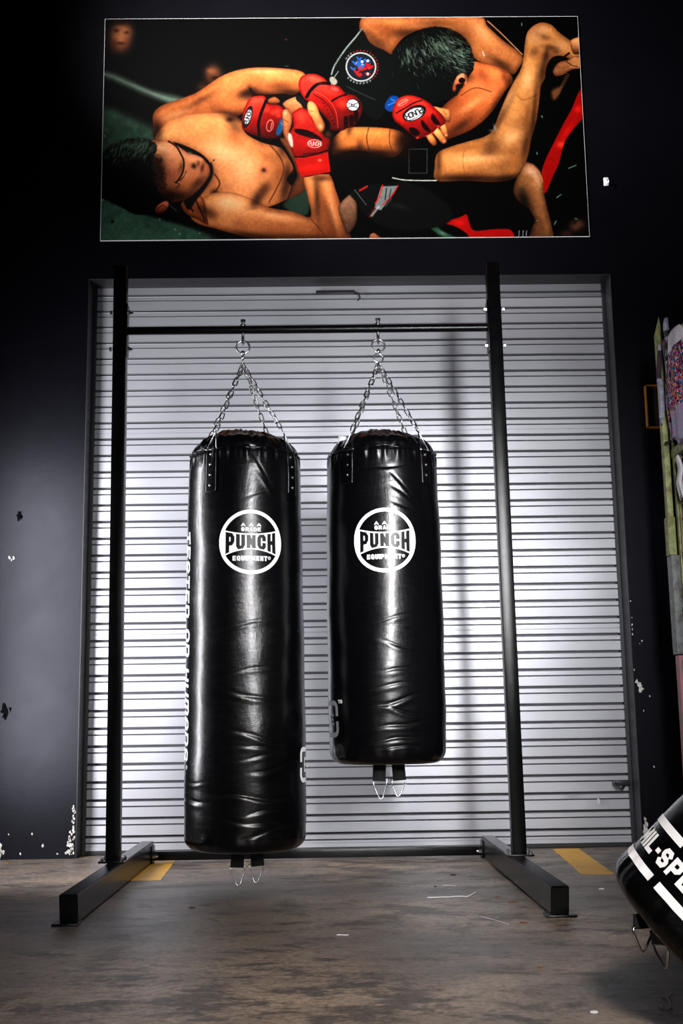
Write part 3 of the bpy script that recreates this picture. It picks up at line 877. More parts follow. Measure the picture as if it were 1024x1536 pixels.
for y in (YF, (YF + YB) / 2):
    bm = BM(); box(bm, (CX, y - .02, 0), (CX + .03, y + .02, 1.95), .002); cp('post', bm, 'rustgreen')
for z, m in ((1.56, 'rustgreen'), (1.50, 'rustgreen'), (.90, 'rustgreen'), (.865, 'rustgrey'), (.30, 'rustgreen'), (1.92, 'rustgreen')):
    bm = BM(); box(bm, (CX + .022, YF, z), (CX + .042, YB - .03, z + .034), .002); cp('rail', bm, m)
for z0, z1 in ((.93, 1.49), (1.59, 1.92)):
    bm = BM()
    for k in range(int((YB - YF) / .05)):
        y = YB - .075 - k * .05; tube(bm, [(CX + .030, y, z0), (CX + .030, y, z1)], .0018, 6)
    for k in range(int((z1 - z0) / .055) + 1):
        tube(bm, [(CX + .033, YF, z0 + k * .055), (CX + .033, YB - .04, z0 + k * .055)], .0018, 6)
    cp('wire_mesh', bm, 'rustwire')
bm = BM(); box(bm, (CX + .035, YF, .34), (CX + .04, YB - .05, .86), 0); cp('back_board', bm, 'rustgrey')
bm = BM(); tube(bm, [(CX - .004, YB - .05, 1.555), (CX + .05, YB - .09, 1.565)], .005, 8); cp('cable_tie', bm, 'black')


def drape(name, lab, cat, group, x, y, z1, wy, wx, h, mats, seed, sway=0.0, folds=3, taper=.8, lean=0.0, cuts=()):
    """hanging folded cloth: closed tube of folds, thickness in x, width in y"""
    rs = np.random.default_rng(seed); ph = rs.uniform(0, 6.28, 8)
    n, m = 56, 40; V = np.zeros((m, n, 3)); t = np.linspace(0, 2 * PI, n, endpoint=False)
    for i in range(m):
        s = i / (m - 1); q = .6 + .4 * min(1, s * 6) ** .5
        a = wy * (q * (taper + (1 - taper) * s)); b = wx * q
        hem = .018 * np.sin(2 * t + ph[4]) * s
        r = 1 + .16 * np.sin(folds * 2 * t + ph[0] + 2 * s) * min(1, s * 2) + .08 * np.sin(9 * t + ph[1] + s * 3) * s
        V[i, :, 0] = x + b * r * np.cos(t) - sway * s + .004 * np.sin(s * 9 + ph[2]); V[i, :, 1] = y + a * r * np.sin(t) + lean * s; V[i, :, 2] = z1 - h * s + hem
    F = grid_faces(n, m, wrap=True)
    Vv = np.vstack([V.reshape(-1, 3), V[0].mean(0)[None] + [[0, 0, .004]], V[-1].mean(0)[None] + [[0, 0, .01]]]); a = len(Vv) - 2
    me = bpy.data.meshes.new('c'); me.from_pydata(Vv.tolist(), [], F.tolist() + [(a, (j + 1) % n, j) for j in range(n)] + [(a + 1, (m - 1) * n + j, (m - 1) * n + (j + 1) % n) for j in range(n)]); me.update()
    bm = BM(); bm.from_mesh(me); bmesh.ops.recalc_face_normals(bm, faces=bm.faces)
    ml = [M[k] for k in mats]
    o = None
    for f in bm.faces:
        c = f.calc_center_median(); s = (z1 - c.z) / h; f.material_index = 0
        for k, (s0, s1) in enumerate(cuts):
            if s0 <= s <= s1: f.material_index = k + 1
    bm.to_mesh(me); bm.free()
    o = link(name, me, ml, None)
    return tag(o, lab, cat, group)

G = 'boxing wear hanging on the cage'
drape('hanging_scarf', 'narrow grey striped cloth hanging at the left end of the cage', 'clothing', G, 1.300, -.640, 1.945, .010, .0085, .30, ('greycloth', 'darkcloth'), 1, sway=.004, cuts=((.08, .45),), taper=1)
drape('hanging_scarf', 'long pale satin ribbon cloth hanging just right of the striped one', 'clothing', G, 1.3165, -.668, 1.950, .010, .0085, .375, ('greycloth',), 2, sway=-.004, taper=1)
drape('boxing_shorts', 'dark multicolour floral shorts half hidden behind the larger pair', 'clothing', G, 1.309, -.712, 1.945, .026, .012, .38, ('darkcloth', 'floral', 'lilac'), 3, sway=-.006, cuts=((.38, .86), (.86, 1.1)), taper=1)
drape('boxing_shorts', 'multicolour floral shorts with a lilac lower panel and pale collar', 'clothing', G, 1.296, -.865, 1.93, .105, .017, .40, ('floral', 'whitecloth', 'lilac'), 4, sway=-.006, cuts=((-.1, .17), (.72, 1.1)), taper=1)
drape('hanging_cloth', 'black and white striped sleeve folded over the cage top', 'clothing', G, 1.308, -.735, 2.02, .016, .010, .20, ('greycloth', 'black', 'black', 'black'), 5, lean=.0, cuts=((.25, .38), (.5, .62), (.75, .85)))
drape('boxing_shorts', 'dark red garment behind the wire mesh below the hanging shorts', 'clothing', G, 1.362, -.83, 1.46, .14, .02, .40, ('darkcloth',), 6)
drape('hanging_cloth', 'white twisted ribbon hanging on the mesh below the green rail', 'clothing', G, 1.317, -.745, 1.485, .022, .007, .15, ('whitecloth',), 7, folds=2)
# post cap
bm = BM(); vs = [bm.verts.new(v) for v in ((CX - .004, YB - .02, 1.99), (CX + .022, YB - .02, 1.99), (CX + .022, YB + .012, 1.99), (CX - .004, YB + .012, 1.99))]
tp = bm.verts.new((CX + .018, YB, 2.075)); bm.faces.new(vs[::-1])
for k in range(4): bm.faces.new((vs[k], vs[(k + 1) % 4], tp))
cp('post_cap', bm, 'rustgreen', smooth=False)

# ------------------------------------------------------------------ things on the wall
sg = thing('framed_panel', 'small dark panel with an orange-brown frame on the wall behind the cage', 'picture', (1.49, -.012, 1.87))
bm = BM()
x0, x1, z0, z1 = 1.414, 1.60, 1.772, 1.966; w = .0065
for a, b in (((x0, z0), (x0 + w, z1)), ((x1 - w, z0), (x1, z1)), ((x0, z0), (x1, z0 + w)), ((x0, z1 - w), (x1, z1))):
    box(bm, (a[0], -.022, a[1]), (b[0], 0, b[1]), .001)
link('frame', bm, M['orange'], sg, smooth=False)
bm = BM(); box(bm, (x0 + .004, -.012, z0 + .004), (x1 - .004, 0, z1 - .004)); link('panel', bm, M['darkpanel'], sg, smooth=False)
tg = thing('wall_hook', 'tiny white hook stuck on the dark wall right of the poster', 'hook', (1.300, 0, 2.93))
bm = BM(); box(bm, (1.288, -.006, 2.905), (1.312, 0, 2.945), .003); link('hook_plate', bm, M['thread'], tg)
bm = BM(); tube(bm, [(1.30, -.006, 2.93), (1.302, -.016, 2.915), (1.306, -.022, 2.91), (1.306, -.024, 2.922)], .0035, 8); link('hook_arm', bm, M['thread'], tg)

# ------------------------------------------------------------------ litter on the floor
def strand(lab, pts, r=.0015, mat='thread', cat='litter', name='plastic_strand', group=None):
    # smooth the polyline a little
    P = [Vector(p) for p in pts]; out = []
    for i in range(len(P) - 1):
        for k in range(5): out.append(P[i].lerp(P[i + 1], k / 5))
    out.append(P[-1])
    for _ in range(2): out = [out[0]] + [(out[i - 1] + out[i] * 2 + out[i + 1]) / 4 for i in range(1, len(out) - 1)] + [out[-1]]
    bm = BM(); tube(bm, out, r, 6); return tag(link(name, bm, M[mat]), lab, cat, group)
def wob(x0, y0, x1, y1, n=7, a=.01, z=.0018):
    return [(x0 + (x1 - x0) * k / n + random.uniform(-a, a) * .4, y0 + (y1 - y0) * k / n + random.uniform(-a, a), z) for k in range(n + 1)]
strand('thin white plastic strand on the floor between bag and right foot', wob(.302, -1.24, .425, -1.235) + [(.446, -1.20, .003), (.462, -1.17, .004)], .0016)
strand('short curled white strand on the floor by the tilted bag', [(.622, -2.66, .002), (.614, -2.69, .003), (.622, -2.71, .003), (.635, -2.69, .004), (.640, -2.66, .003), (.648, -2.62, .003), (.640, -2.60, .002)], .0013)
strand('white strand corner at the right picture edge beside the tilted bag', [(.655, -2.60, .002), (.664, -2.585, .004), (.672, -2.56, .003)], .0013)
strand('faint pale strand lying on the floor right of centre', [(.42, -1.62, .002), (.45, -1.68, .002), (.475, -1.75, .002)], .0010)
strand('short white thread near the bottom centre of the floor', wob(.02, -1.86, .05, -1.865, 3, .003), .0013)
strand('short pale scratch-like thread behind the white strand', wob(.375, -.98, .415, -1.0, 4, .004), .0012)


def chip(lab, x, y, r, mat, name, cat='litter', group=None, asp=.5):
    bm = BM(); n = 11; top = []; bot = []
    for k in range(n):
        a = 2 * PI * k / n; q = r * random.uniform(.7, 1.15)
        top.append(bm.verts.new((x + math.cos(a) * q, y + math.sin(a) * q * asp * 2, .0014 + random.uniform(0, .0014))))
        bot.append(bm.verts.new((x + math.cos(a) * q * 1.05, y + math.sin(a) * q * asp * 2, 0)))
    c = bm.verts.new((x, y, .003))
    for k in range(n):
        bm.faces.new((top[k], top[(k + 1) % n], c)); bm.faces.new((bot[k], bot[(k + 1) % n], top[(k + 1) % n], top[k]))
    bm.faces.new(bot[::-1])
    return tag(link(name, bm, M[mat], smooth=False), lab, cat, group)
chip('orange dry leaf scrap beside the right rack foot', .545, -1.36, .012, 'leaf', 'leaf_scrap')
chip('smaller orange leaf scrap left of the larger one by the right foot', .515, -1.26, .006, 'leaf', 'leaf_scrap')
chip('brown leaf scrap on the floor in front of the right foot', .52, -1.72, .012, 'leaf', 'leaf_scrap', asp=.3)
chip('dark brown wood chip on the floor near the lower crossbar', .438, -.72, .011, 'bark', 'wood_chip')
chip('tiny dark wood chip left of the white strand', .35, -1.0, .005, 'bark', 'wood_chip')
chip('brown speck on the floor in front of the yellow line', -.40, -1.36, .010, 'bark', 'wood_chip', asp=.3)
chip('pale paper crumb on the floor below the tilted bag', .487, -2.70, .007, 'thread', 'paper_crumb')
chip('orange speck on the floor left of the tilted bag', .46, -2.30, .006, 'leaf', 'leaf_scrap', asp=.3)
chip('pale chip lying in front of the yellow line at right', .865, -1.12, .009, 'thread', 'paper_crumb', asp=.25)
chip('reddish chip on the floor at the foot of the left wall', -1.27, -.12, .012, 'leaf', 'leaf_scrap', asp=.4)

# ------------------------------------------------------------------ the printed picture on the wall
# The print is painted as colours on a fine flat grid; the sketch below uses the print's own layout units.
def smooth_closed(P, k=5):
    P = np.asarray(P, float); n = len(P); out = []
    for i in range(n):
        p0, p1, p2, p3 = P[i - 1], P[i], P[(i + 1) % n], P[(i + 2) % n]
        for j in range(k):
            t = j / k
            out.append(.5 * ((2 * p1) + (-p0 + p2) * t + (2 * p0 - 5 * p1 + 4 * p2 - p3) * t * t + (-p0 + 3 * p1 - 3 * p2 + p3) * t ** 3))
    return np.array(out)


INK = .64


class Print:
    def __init__(s, X, Y):
        s.X, s.Y = X, Y; s.C = np.zeros(X.shape + (3,)); s.rs = np.random.default_rng(4)
        s.n1 = s.vn(9, 3); s.n2 = s.vn(22, 4); s.n3 = s.vn(3.2, 3); s.n4 = s.vn(45, 3)

    def vn(s, cell, octv):
        tot = np.zeros(s.X.shape); amp = 1; sm = 0
        for o in range(octv):
            c = cell / 2 ** o
            if c < 1.2: break
            g = s.rs.random((int(360 / c) + 4, int(760 / c) + 4))
            u = (s.X - 140) / c; v = (s.Y - 15) / c
            i = np.clip(u.astype(int), 0, g.shape[1] - 2); j = np.clip(v.astype(int), 0, g.shape[0] - 2); a = u - i; b = v - j
            a = a * a * (3 - 2 * a); b = b * b * (3 - 2 * b)
            tot += amp * ((g[j, i] * (1 - a) + g[j, i + 1] * a) * (1 - b) + (g[j + 1, i] * (1 - a) + g[j + 1, i + 1] * a) * b); sm += amp; amp *= .55
        return tot / sm - .5

    def sd(s, P, smooth=True):
        """signed distance (inside positive)"""
        P = smooth_closed(P) if smooth else np.asarray(P, float)
        x0, y0 = P.min(0) - 14; x1, y1 = P.max(0) + 14
        r = np.where((s.X > x0) & (s.X < x1) & (s.Y > y0) & (s.Y < y1)); X, Y = s.X[r], s.Y[r]
        d = np.full(X.shape, 1e9); ins = np.zeros(X.shape, bool); n = len(P)
        for i in range(n):
            ax, ay = P[i]; bx, by = P[(i + 1) % n]; ex, ey = bx - ax, by - ay
            t = np.clip(((X - ax) * ex + (Y - ay) * ey) / (ex * ex + ey * ey + 1e-9), 0, 1)
            d = np.minimum(d, (X - ax - t * ex) ** 2 + (Y - ay - t * ey) ** 2)
            c = (ay > Y) != (by > Y)
            if c.any(): ins ^= c & (X < ex * (Y - ay) / (by - ay + 1e-12) + ax)
        d = np.sqrt(d); d[~ins] *= -1
        return r, d

    def put(s, r, m, col):
        m = np.clip(m, 0, 1)[:, None]; s.C[r] = s.C[r] * (1 - m) + np.asarray(col) * m

    def shape(s, P, col, feather=.7, smooth=True, alpha=1.0):
        r, d = s.sd(P, smooth); s.put(r, (d / feather + .5) * alpha, np.array(col, float)); return r, d

    def skin(s, P, base, light=(-.5, -.8), edge=9, rim=.35, noise=.10, hi=None, smooth=True, feather=.9, lo=None, span=None):
        """body form: rounded light and dark by distance to the outline and direction"""
        r, d = s.sd(P, smooth); X, Y = s.X[r], s.Y[r]; Q = np.asarray(P, float)
        c = Q.mean(0); ext = span or (Q.max(0) - Q.min(0)).max() / 2
        g = ((X - c[0]) * light[0] + (Y - c[1]) * light[1]) / ext
        k = np.clip(.60 + .50 * g, .05, 1.15)
        k *= rim + (1 - rim) * np.clip(d / edge, 0, 1) ** .6
        k *= 1 + .55 * s.n4[r] + noise * 3.2 * s.n2[r] + noise * 1.6 * s.n1[r] + noise * .8 * s.n3[r]
        base = np.array(base, float); lo = np.array(lo if lo is not None else (base * np.array([.30, .17, .10])))
        hi = np.array(hi if hi is not None else np.minimum(base * 1.32 + 16, 255))
        k = k[:, None]; col = np.where(k < .6, lo + (base - lo) * np.clip(k / .6, 0, 1), base + (hi - base) * np.clip((k - .6) / .5, 0, 1))
        s.put(r, d / feather + .5, col); return r, d

    def blob(s, x, y, rx, ry, col, a=1.0, ang=0, p=1.0, clip=None):
        c, q = math.cos(ang), math.sin(ang); r = np.where((abs(s.X - x) < 3 * max(rx, ry)) & (abs(s.Y - y) < 3 * max(rx, ry)))
        dx, dy = s.X[r] - x, s.Y[r] - y; u = (dx * c + dy * q) / rx; v = (-dx * q + dy * c) / ry
        m = np.exp(-(u * u + v * v) ** p) * a
        if clip is not None: m = m * clip[r]
        s.put(r, m, col)

    def mask(s, P, smooth=True):
        r, d = s.sd(P, smooth); m = np.zeros(s.X.shape); m[r] = np.clip(d / 1.2 + .5, 0, 1); return m

    def ell(s, x, y, rx, ry, col, ang=0, f=.12, a=1.0, ring=None):
        c, q = math.cos(ang), math.sin(ang); R = max(rx, ry) * 1.4 + 3; r = np.where((abs(s.X - x) < R) & (abs(s.Y - y) < R))
        dx, dy = s.X[r] - x, s.Y[r] - y; e = np.hypot((dx * c + dy * q) / rx, (-dx * q + dy * c) / ry)
        m = np.clip((1 - e) / f + .5, 0, 1)
        if ring: m *= np.clip((e - ring) / f + .5, 0, 1)
        s.put(r, m * a, col)

    def stroke(s, P, w, col, a=1.0, sm=True):
        P = [np.array(p, float) for p in P]
        if sm and len(P) > 2:
            out = []
            for i in range(len(P) - 1):
                p0, p1, p2, p3 = P[max(i - 1, 0)], P[i], P[i + 1], P[min(i + 2, len(P) - 1)]
                for t in np.arange(0, 1, .2): out.append(.5 * ((2 * p1) + (-p0 + p2) * t + (2 * p0 - 5 * p1 + 4 * p2 - p3) * t * t + (-p0 + 3 * p1 - 3 * p2 + p3) * t ** 3))
            P = out + [P[-1]]
        A = np.array(P); x0, y0 = A.min(0) - w - 3; x1, y1 = A.max(0) + w + 3
        r = np.where((s.X > x0) & (s.X < x1) & (s.Y > y0) & (s.Y < y1)); X, Y = s.X[r], s.Y[r]; d = np.full(X.shape, 1e9)
        for (ax, ay), (bx, by) in zip(A[:-1], A[1:]):
            ex, ey = bx - ax, by - ay; t = np.clip(((X - ax) * ex + (Y - ay) * ey) / (ex * ex + ey * ey + 1e-9), 0, 1)
            d = np.minimum(d, np.hypot(X - ax - t * ex, Y - ay - t * ey))
        s.put(r, ((w / 2 - d) / .8 + .5) * a, col)

    def hair(s, P, ang, dark=(9, 12, 11), lightc=(96, 120, 104), hl=(), dens=900, L=6, feather=2.2):
        r, d = s.sd(P); s.put(r, d / feather + .5 + 1.5 * s.n3[r], dark)
        m = np.zeros(s.X.shape); m[r] = d; h, w = s.X.shape
        Q = np.asarray(P, float); lo, hi_ = Q.min(0), Q.max(0); cx, cy = Q.mean(0)
        for (x, y, rx, ry, amt) in hl:
            for _ in range(int(dens * amt)):
                px, py = x + s.rs.normal() * rx, y + s.rs.normal() * ry
                a = ang(px, py) + s.rs.normal() * .25; l = L * s.rs.uniform(.4, 1); k = s.rs.uniform(.15, .8) ** 1.6
                q = [(px, py), (px + math.cos(a) * l, py + math.sin(a) * l)]
                rr = np.where((s.X > min(q[0][0], q[1][0]) - 2) & (s.X < max(q[0][0], q[1][0]) + 2) & (s.Y > min(q[0][1], q[1][1]) - 2) & (s.Y < max(q[0][1], q[1][1]) + 2))
                if not len(rr[0]): continue
                ex, ey = q[1][0] - q[0][0], q[1][1] - q[0][1]; X, Y = s.X[rr], s.Y[rr]
                t = np.clip(((X - px) * ex + (Y - py) * ey) / (ex * ex + ey * ey), 0, 1)
                dd = np.hypot(X - px - t * ex, Y - py - t * ey)
                s.put(rr, np.clip(.95 - dd, 0, 1) * k * (m[rr] > 0), lightc)


def txt(p, t, x, y, w, h, ang, col, tw=1.1, gap=.6):
    """small lettering on the print; (x, y) centre"""
    adv = w * 1.0 + gap; tot = adv * len(t) - gap; c, q = math.cos(ang), math.sin(ang)
    for i, ch in enumerate(t):
        u0 = -tot / 2 + i * adv
        for pl in GL.get(ch, []):
            pts = []
            for a, b in pl:
                u, v = u0 + a * w, (.5 - b) * h; pts.append((x + u * c - v * q, y + u * q + v * c))
            p.stroke(pts, tw, col, sm=False)


def paint(X, Y):
    p = Print(X, Y); S = p.skin
    p.C[:] = (2, 2, 3)
    # --- blurred spectators, mat and ring edge on the left
    p.blob(182, 56, 17, 24, (158, 106, 76), .95, .1, 1.6); p.blob(184, 48, 12, 7, (176, 124, 90), .7); p.blob(174, 47, 5, 3, (48, 26, 18), .8); p.blob(190, 50, 4, 2.5, (60, 34, 24), .8); p.blob(181, 66, 7, 2.5, (58, 26, 20), .8); p.blob(170, 70, 5, 8, (80, 46, 30), .6); p.blob(182, 33, 14, 5, (24, 16, 12), .9); p.blob(182, 58, 3.5, 6, (186, 134, 100), .6)
    p.blob(320, 112, 13, 15, (132, 86, 58), .9, 0, 1.5); p.blob(323, 118, 7, 4, (34, 18, 12), .9); p.blob(316, 107, 7, 4, (168, 112, 76), .6); p.blob(304, 132, 9, 8, (96, 60, 38), .7); p.blob(291, 146, 8, 5, (70, 42, 28), .5)
    p.shape([(152, 108), (175, 113), (225, 135), (275, 148), (268, 160), (225, 146), (175, 124), (152, 114)], (124, 142, 130), 9, alpha=.8)
    p.shape([(196, 126), (246, 146), (264, 157), (240, 148)], (136, 150, 140), 5, alpha=.5)
    mat = [(148, 160), (175, 166), (210, 182), (240, 200), (258, 240), (230, 300), (270, 330), (330, 362), (330, 372), (140, 372), (140, 158)]
    r, d = p.sd(mat); g = np.clip((p.Y[r] - 150) / 210, 0, 1); tone = 76 + 26 * p.n4[r] + 34 * p.n1[r] + 16 * g
    p.put(r, d / 14 + .5, np.stack([tone * .86, tone * 1.18, tone * 1.0], -1))
    for i in range(30):
        x = p.rs.uniform(150, 320); y = p.rs.uniform(318, 360); p.stroke([(x, y), (x + 14, y + 5)], 1, (110, 132, 118), .25)
    p.shape([(150, 286), (176, 300), (205, 318), (250, 332), (300, 345), (345, 362), (380, 362), (330, 330), (262, 300), (200, 270), (150, 262)], (8, 10, 9), 7)
    for x, y in ((157, 205), (198, 211), (240, 330), (270, 352), (154, 301), (263, 345), (300, 351)): p.blob(x, y, 1.3, 1.3, (190, 205, 196), .8)
    p.ell(169, 334, 2.3, 2.3, (12, 14, 13))
    # --- fighter on his back: far arm, chest, near arm
    S([(230, 190), (230, 172), (241, 160), (262, 152), (292, 141), (312, 128), (332, 115), (356, 106), (384, 102), (420, 103), (446, 106), (458, 114), (452, 134), (440, 143), (424, 141), (396, 143), (384, 141), (374, 132), (378, 150), (372, 165), (352, 176), (330, 172), (300, 186), (262, 214), (234, 214)], (196, 124, 76), (-.1, -1), 8, .42, .07, span=64)
    p.blob(372, 140, 16, 7, (40, 20, 12), .85, -.3); p.blob(340, 128, 30, 8, (214, 150, 100), .35, -.5); p.blob(400, 110, 34, 4, (220, 156, 106), .6); p.blob(420, 130, 26, 8, (96, 50, 26), .6); p.blob(262, 182, 22, 8, (226, 158, 106), .55, -.2); p.blob(236, 196, 5, 14, (70, 36, 20), .7); p.blob(245, 170, 10, 5, (222, 150, 100), .4, -.7)
    chest = [(236, 200), (262, 178), (310, 170), (345, 172), (362, 182), (368, 200), (392, 214), (420, 222), (432, 236), (440, 254), (430, 270), (444, 288), (430, 300), (400, 312), (360, 318), (330, 316), (305, 330), (285, 318), (298, 290), (316, 270), (318, 250), (300, 230), (262, 214), (236, 214)]
    S(chest, (216, 148, 98), (-.1, -.2), 10, .55, .05, span=90)
    cm = p.mask(chest)
    p.blob(335, 232, 34, 20, (240, 180, 132), .6, .3, clip=cm); p.blob(365, 262, 26, 30, (236, 176, 130), .5, 0, clip=cm); p.blob(300, 205, 28, 10, (198, 128, 80), .5, -.4, clip=cm); p.blob(352, 205, 14, 10, (168, 98, 56), .55, .8, clip=cm); p.blob(345, 180, 6, 4, (60, 30, 18), .9, clip=cm)
    p.blob(403, 236, 16, 10, (150, 92, 54), .6, .6, clip=cm); p.blob(418, 262, 12, 20, (128, 74, 42), .65, .3, clip=cm); p.blob(398, 284, 8, 12, (70, 36, 20), .7, .5, clip=cm); p.blob(432, 262, 6, 18, (52, 28, 16), .8, clip=cm)
    p.blob(412, 298, 10, 12, (180, 116, 72), .5, clip=cm); p.blob(396, 256, 4.5, 3.8, (78, 38, 28), .95); p.blob(396, 256, 9, 8, (176, 104, 76), .5); p.blob(396, 256, 2.2, 2, (34, 16, 12), .9)
    p.stroke([(405, 218), (420, 236), (426, 256), (416, 282), (404, 304)], 2.5, (96, 54, 30), .5); p.stroke([(322, 262), (330, 276), (322, 290)], 2.5, (84, 42, 24), .6); p.blob(322, 290, 6, 5, (44, 20, 14), .85); p.blob(321, 241, 1.3, 1.3, (20, 10, 8), 1)
    # flank in the dark behind the gloves
    S([(420, 208), (440, 214), (450, 236), (462, 262), (470, 280), (440, 300), (428, 312), (436, 284), (446, 262), (434, 232)], (112, 66, 38), (-.5, -.3), 6, .3, .1)
    p.shape([(425, 306), (450, 292), (464, 286), (462, 322), (440, 320)], (48, 66, 54), 3, alpha=.9)
    # near arm: shoulder, upper arm, forearm
    S([(286, 322), (302, 300), (322, 290), (350, 290), (380, 300), (404, 312), (440, 318), (466, 326), (462, 296), (456, 268), (470, 258), (494, 262), (504, 286), (512, 310), (520, 340), (522, 364), (440, 362), (390, 360), (352, 352), (324, 344), (296, 336)], (208, 140, 92), (-.25, -.75), 10, .38, .06, span=70)
    am = p.mask([(286, 322), (302, 300), (322, 290), (350, 290), (380, 300), (404, 312), (440, 318), (466, 326), (462, 296), (456, 268), (470, 258), (494, 262), (504, 286), (512, 310), (520, 340), (522, 364), (440, 362), (390, 360), (352, 352), (324, 344), (296, 336)])
    p.blob(345, 308, 24, 14, (244, 190, 146), .8, .2, clip=am); p.blob(410, 328, 40, 7, (228, 164, 112), .6, .15, clip=am); p.blob(440, 350, 50, 9, (196, 122, 70), .45, .1, clip=am); p.blob(483, 300, 7, 34, (120, 66, 34), .5, -.2, clip=am); p.blob(505, 320, 6, 34, (214, 140, 86), .55, -.25, clip=am); p.blob(470, 290, 5, 20, (204, 134, 82), .5, clip=am); p.blob(318, 322, 10, 8, (120, 64, 36), .6, clip=am); p.stroke([(464, 326), (480, 344), (490, 358)], 2, (112, 60, 30), .6); p.blob(484, 268, 14, 5, (70, 36, 20), .7, clip=am)
    # neck folds
    S([(272, 306), (292, 292), (306, 300), (310, 322), (312, 338), (296, 330), (280, 322)], (176, 104, 62), (.2, -.6), 6, .3, .12); p.stroke([(292, 296), (300, 314), (308, 332)], 2.4, (50, 24, 16), .8); p.stroke([(280, 304), (290, 318)], 3, (44, 20, 14), .8)
    p.shape([(284, 290), (300, 282), (312, 262), (317, 244), (320, 262), (310, 282), (296, 300), (284, 316), (276, 304)], (20, 10, 8), 3, alpha=.9)
    # head
    face = [(222, 214), (240, 211), (256, 212), (264, 218), (276, 226), (284, 232), (294, 233), (304, 238), (309, 244), (314, 250), (315, 262), (308, 274), (298, 286), (286, 296), (270, 303), (250, 304), (236, 296), (230, 270), (224, 240)]
    S(face, (204, 136, 98), (.1, -.6), 7, .4, .08, span=48)
    fm = p.mask(face)
    p.blob(248, 226, 16, 10, (232, 172, 136), .75, .3, clip=fm); p.blob(290, 240, 12, 6, (226, 160, 122), .7, .3, clip=fm); p.blob(258, 262, 14, 10, (150, 86, 56), .6, clip=fm); p.blob(282, 278, 18, 9, (198, 124, 78), .6, -.5, clip=fm); p.blob(250, 290, 22, 9, (84, 42, 26), .7, -.2, clip=fm)
    p.blob(291, 250, 4, 4, (38, 16, 12), .95); p.blob(304, 253, 3, 7, (74, 28, 22), .85, .2); p.blob(309, 258, 4, 9, (186, 110, 76), .5, .3, clip=fm); p.blob(285, 231, 6, 2.4, (238, 184, 150), .6, .3); p.blob(300, 240, 4, 2.5, (236, 180, 144), .7)
    p.stroke([(253, 213), (264, 220), (271, 231), (276, 243), (275, 257), (270, 268), (264, 275)], 2.6, (30, 16, 14), .95)
    p.stroke([(280, 258), (276, 266), (270, 272)], 1.6, (60, 30, 24), .9); p.blob(279, 264, 4, 5, (232, 168, 126), .5, .4); p.stroke([(262, 274), (270, 278), (264, 283)], 2, (60, 30, 20), .5)
    hairP = [(152, 238), (158, 226), (172, 216), (190, 210), (210, 208), (228, 212), (236, 222), (232, 238), (238, 256), (236, 276), (246, 288), (258, 300), (250, 316), (228, 322), (204, 322), (178, 310), (158, 300), (150, 290)]
    p.hair(hairP, lambda x, y: -1.2 + (x - 150) * .004, hl=((188, 222, 20, 7, .34), (212, 226, 12, 9, .22), (170, 238, 12, 8, .1)), lightc=(104, 128, 110), L=8)
    p.hair([(230, 236), (242, 240), (246, 262), (250, 284), (262, 292), (256, 302), (240, 292), (232, 270)], lambda x, y: .2, dark=(60, 34, 26), hl=((244, 270, 5, 18, .12),), lightc=(150, 90, 62), feather=6)
    S([(233, 314), (240, 306), (250, 302), (254, 308), (248, 318), (236, 322)], (196, 112, 82), (0, -1), 3, .3, .2); p.stroke([(236, 316), (243, 309), (249, 312)], 1.4, (60, 24, 18), .8); p.stroke([(255, 309), (265, 317)], 1.6, (70, 96, 78), .8)
    # --- second fighter: hip and thigh at the top, shorts, head, back
    S([(546, 24), (600, 24), (712, 24), (730, 40), (752, 60), (782, 84), (776, 104), (766, 112), (742, 104), (716, 92), (700, 76), (690, 60), (640, 44), (606, 56), (590, 76), (586, 82), (560, 70), (540, 52)], (176, 116, 72), (.1, -.5), 8, .4, .1, span=80)
    tm = p.mask([(546, 24), (712, 24), (752, 60), (782, 84), (766, 112), (716, 92), (690, 60), (640, 44), (606, 56), (586, 82), (540, 52)])
    p.blob(578, 46, 26, 12, (134, 74, 40), .6, .4, clip=tm); p.blob(718, 52, 14, 30, (204, 142, 92), .55, -.8, clip=tm); p.blob(590, 34, 30, 4, (206, 142, 90), .5, clip=tm); p.blob(700, 44, 16, 16, (120, 70, 40), .4, clip=tm)
    p.stroke([(730, 32), (752, 52), (782, 82)], 1.5, (232, 176, 130), .7)
    S([(694, 96), (708, 92), (726, 96), (748, 100), (762, 108), (768, 122), (756, 138), (744, 158), (726, 180), (704, 196), (680, 206), (664, 210), (652, 196), (646, 178), (664, 160), (684, 140), (696, 122)], (190, 112, 66), (.2, -.7), 8, .4, .08, span=60)
    bm_ = p.mask([(694, 96), (726, 96), (762, 108), (768, 122), (744, 158), (704, 196), (664, 210), (646, 178), (684, 140), (696, 122)])
    p.blob(716, 128, 16, 7, (216, 138, 88), .6, .2, clip=bm_); p.blob(722, 112, 8, 16, (110, 54, 30), .5, -.6, clip=bm_); p.blob(700, 160, 26, 9, (202, 126, 76), .5, -.6, clip=bm_); p.blob(672, 186, 18, 8, (168, 96, 54), .5, -.4, clip=bm_); p.blob(736, 142, 14, 5, (222, 142, 92), .5, -.9, clip=bm_); p.stroke([(690, 144), (712, 132), (736, 138)], 2, (112, 58, 34), .6); p.blob(756, 116, 5, 10, (96, 44, 26), .6, -.4)
    p.shape([(497, 118), (500, 100), (516, 78), (532, 58), (543, 46), (556, 66), (584, 82), (590, 110), (580, 160), (560, 180), (530, 150), (505, 130)], (10, 13, 12), 1.5)
    p.stroke([(497, 112), (502, 98), (518, 74), (534, 55), (542, 44)], 2.6, (128, 138, 132), .85); p.stroke([(500, 118), (507, 108)], 1, (190, 195, 190), .8)
    for k in range(7): p.stroke([(500 + k * 1.6, 99 - k * 3), (504 + k * 1.6, 101 - k * 3)], .9, (20, 20, 20), .8)
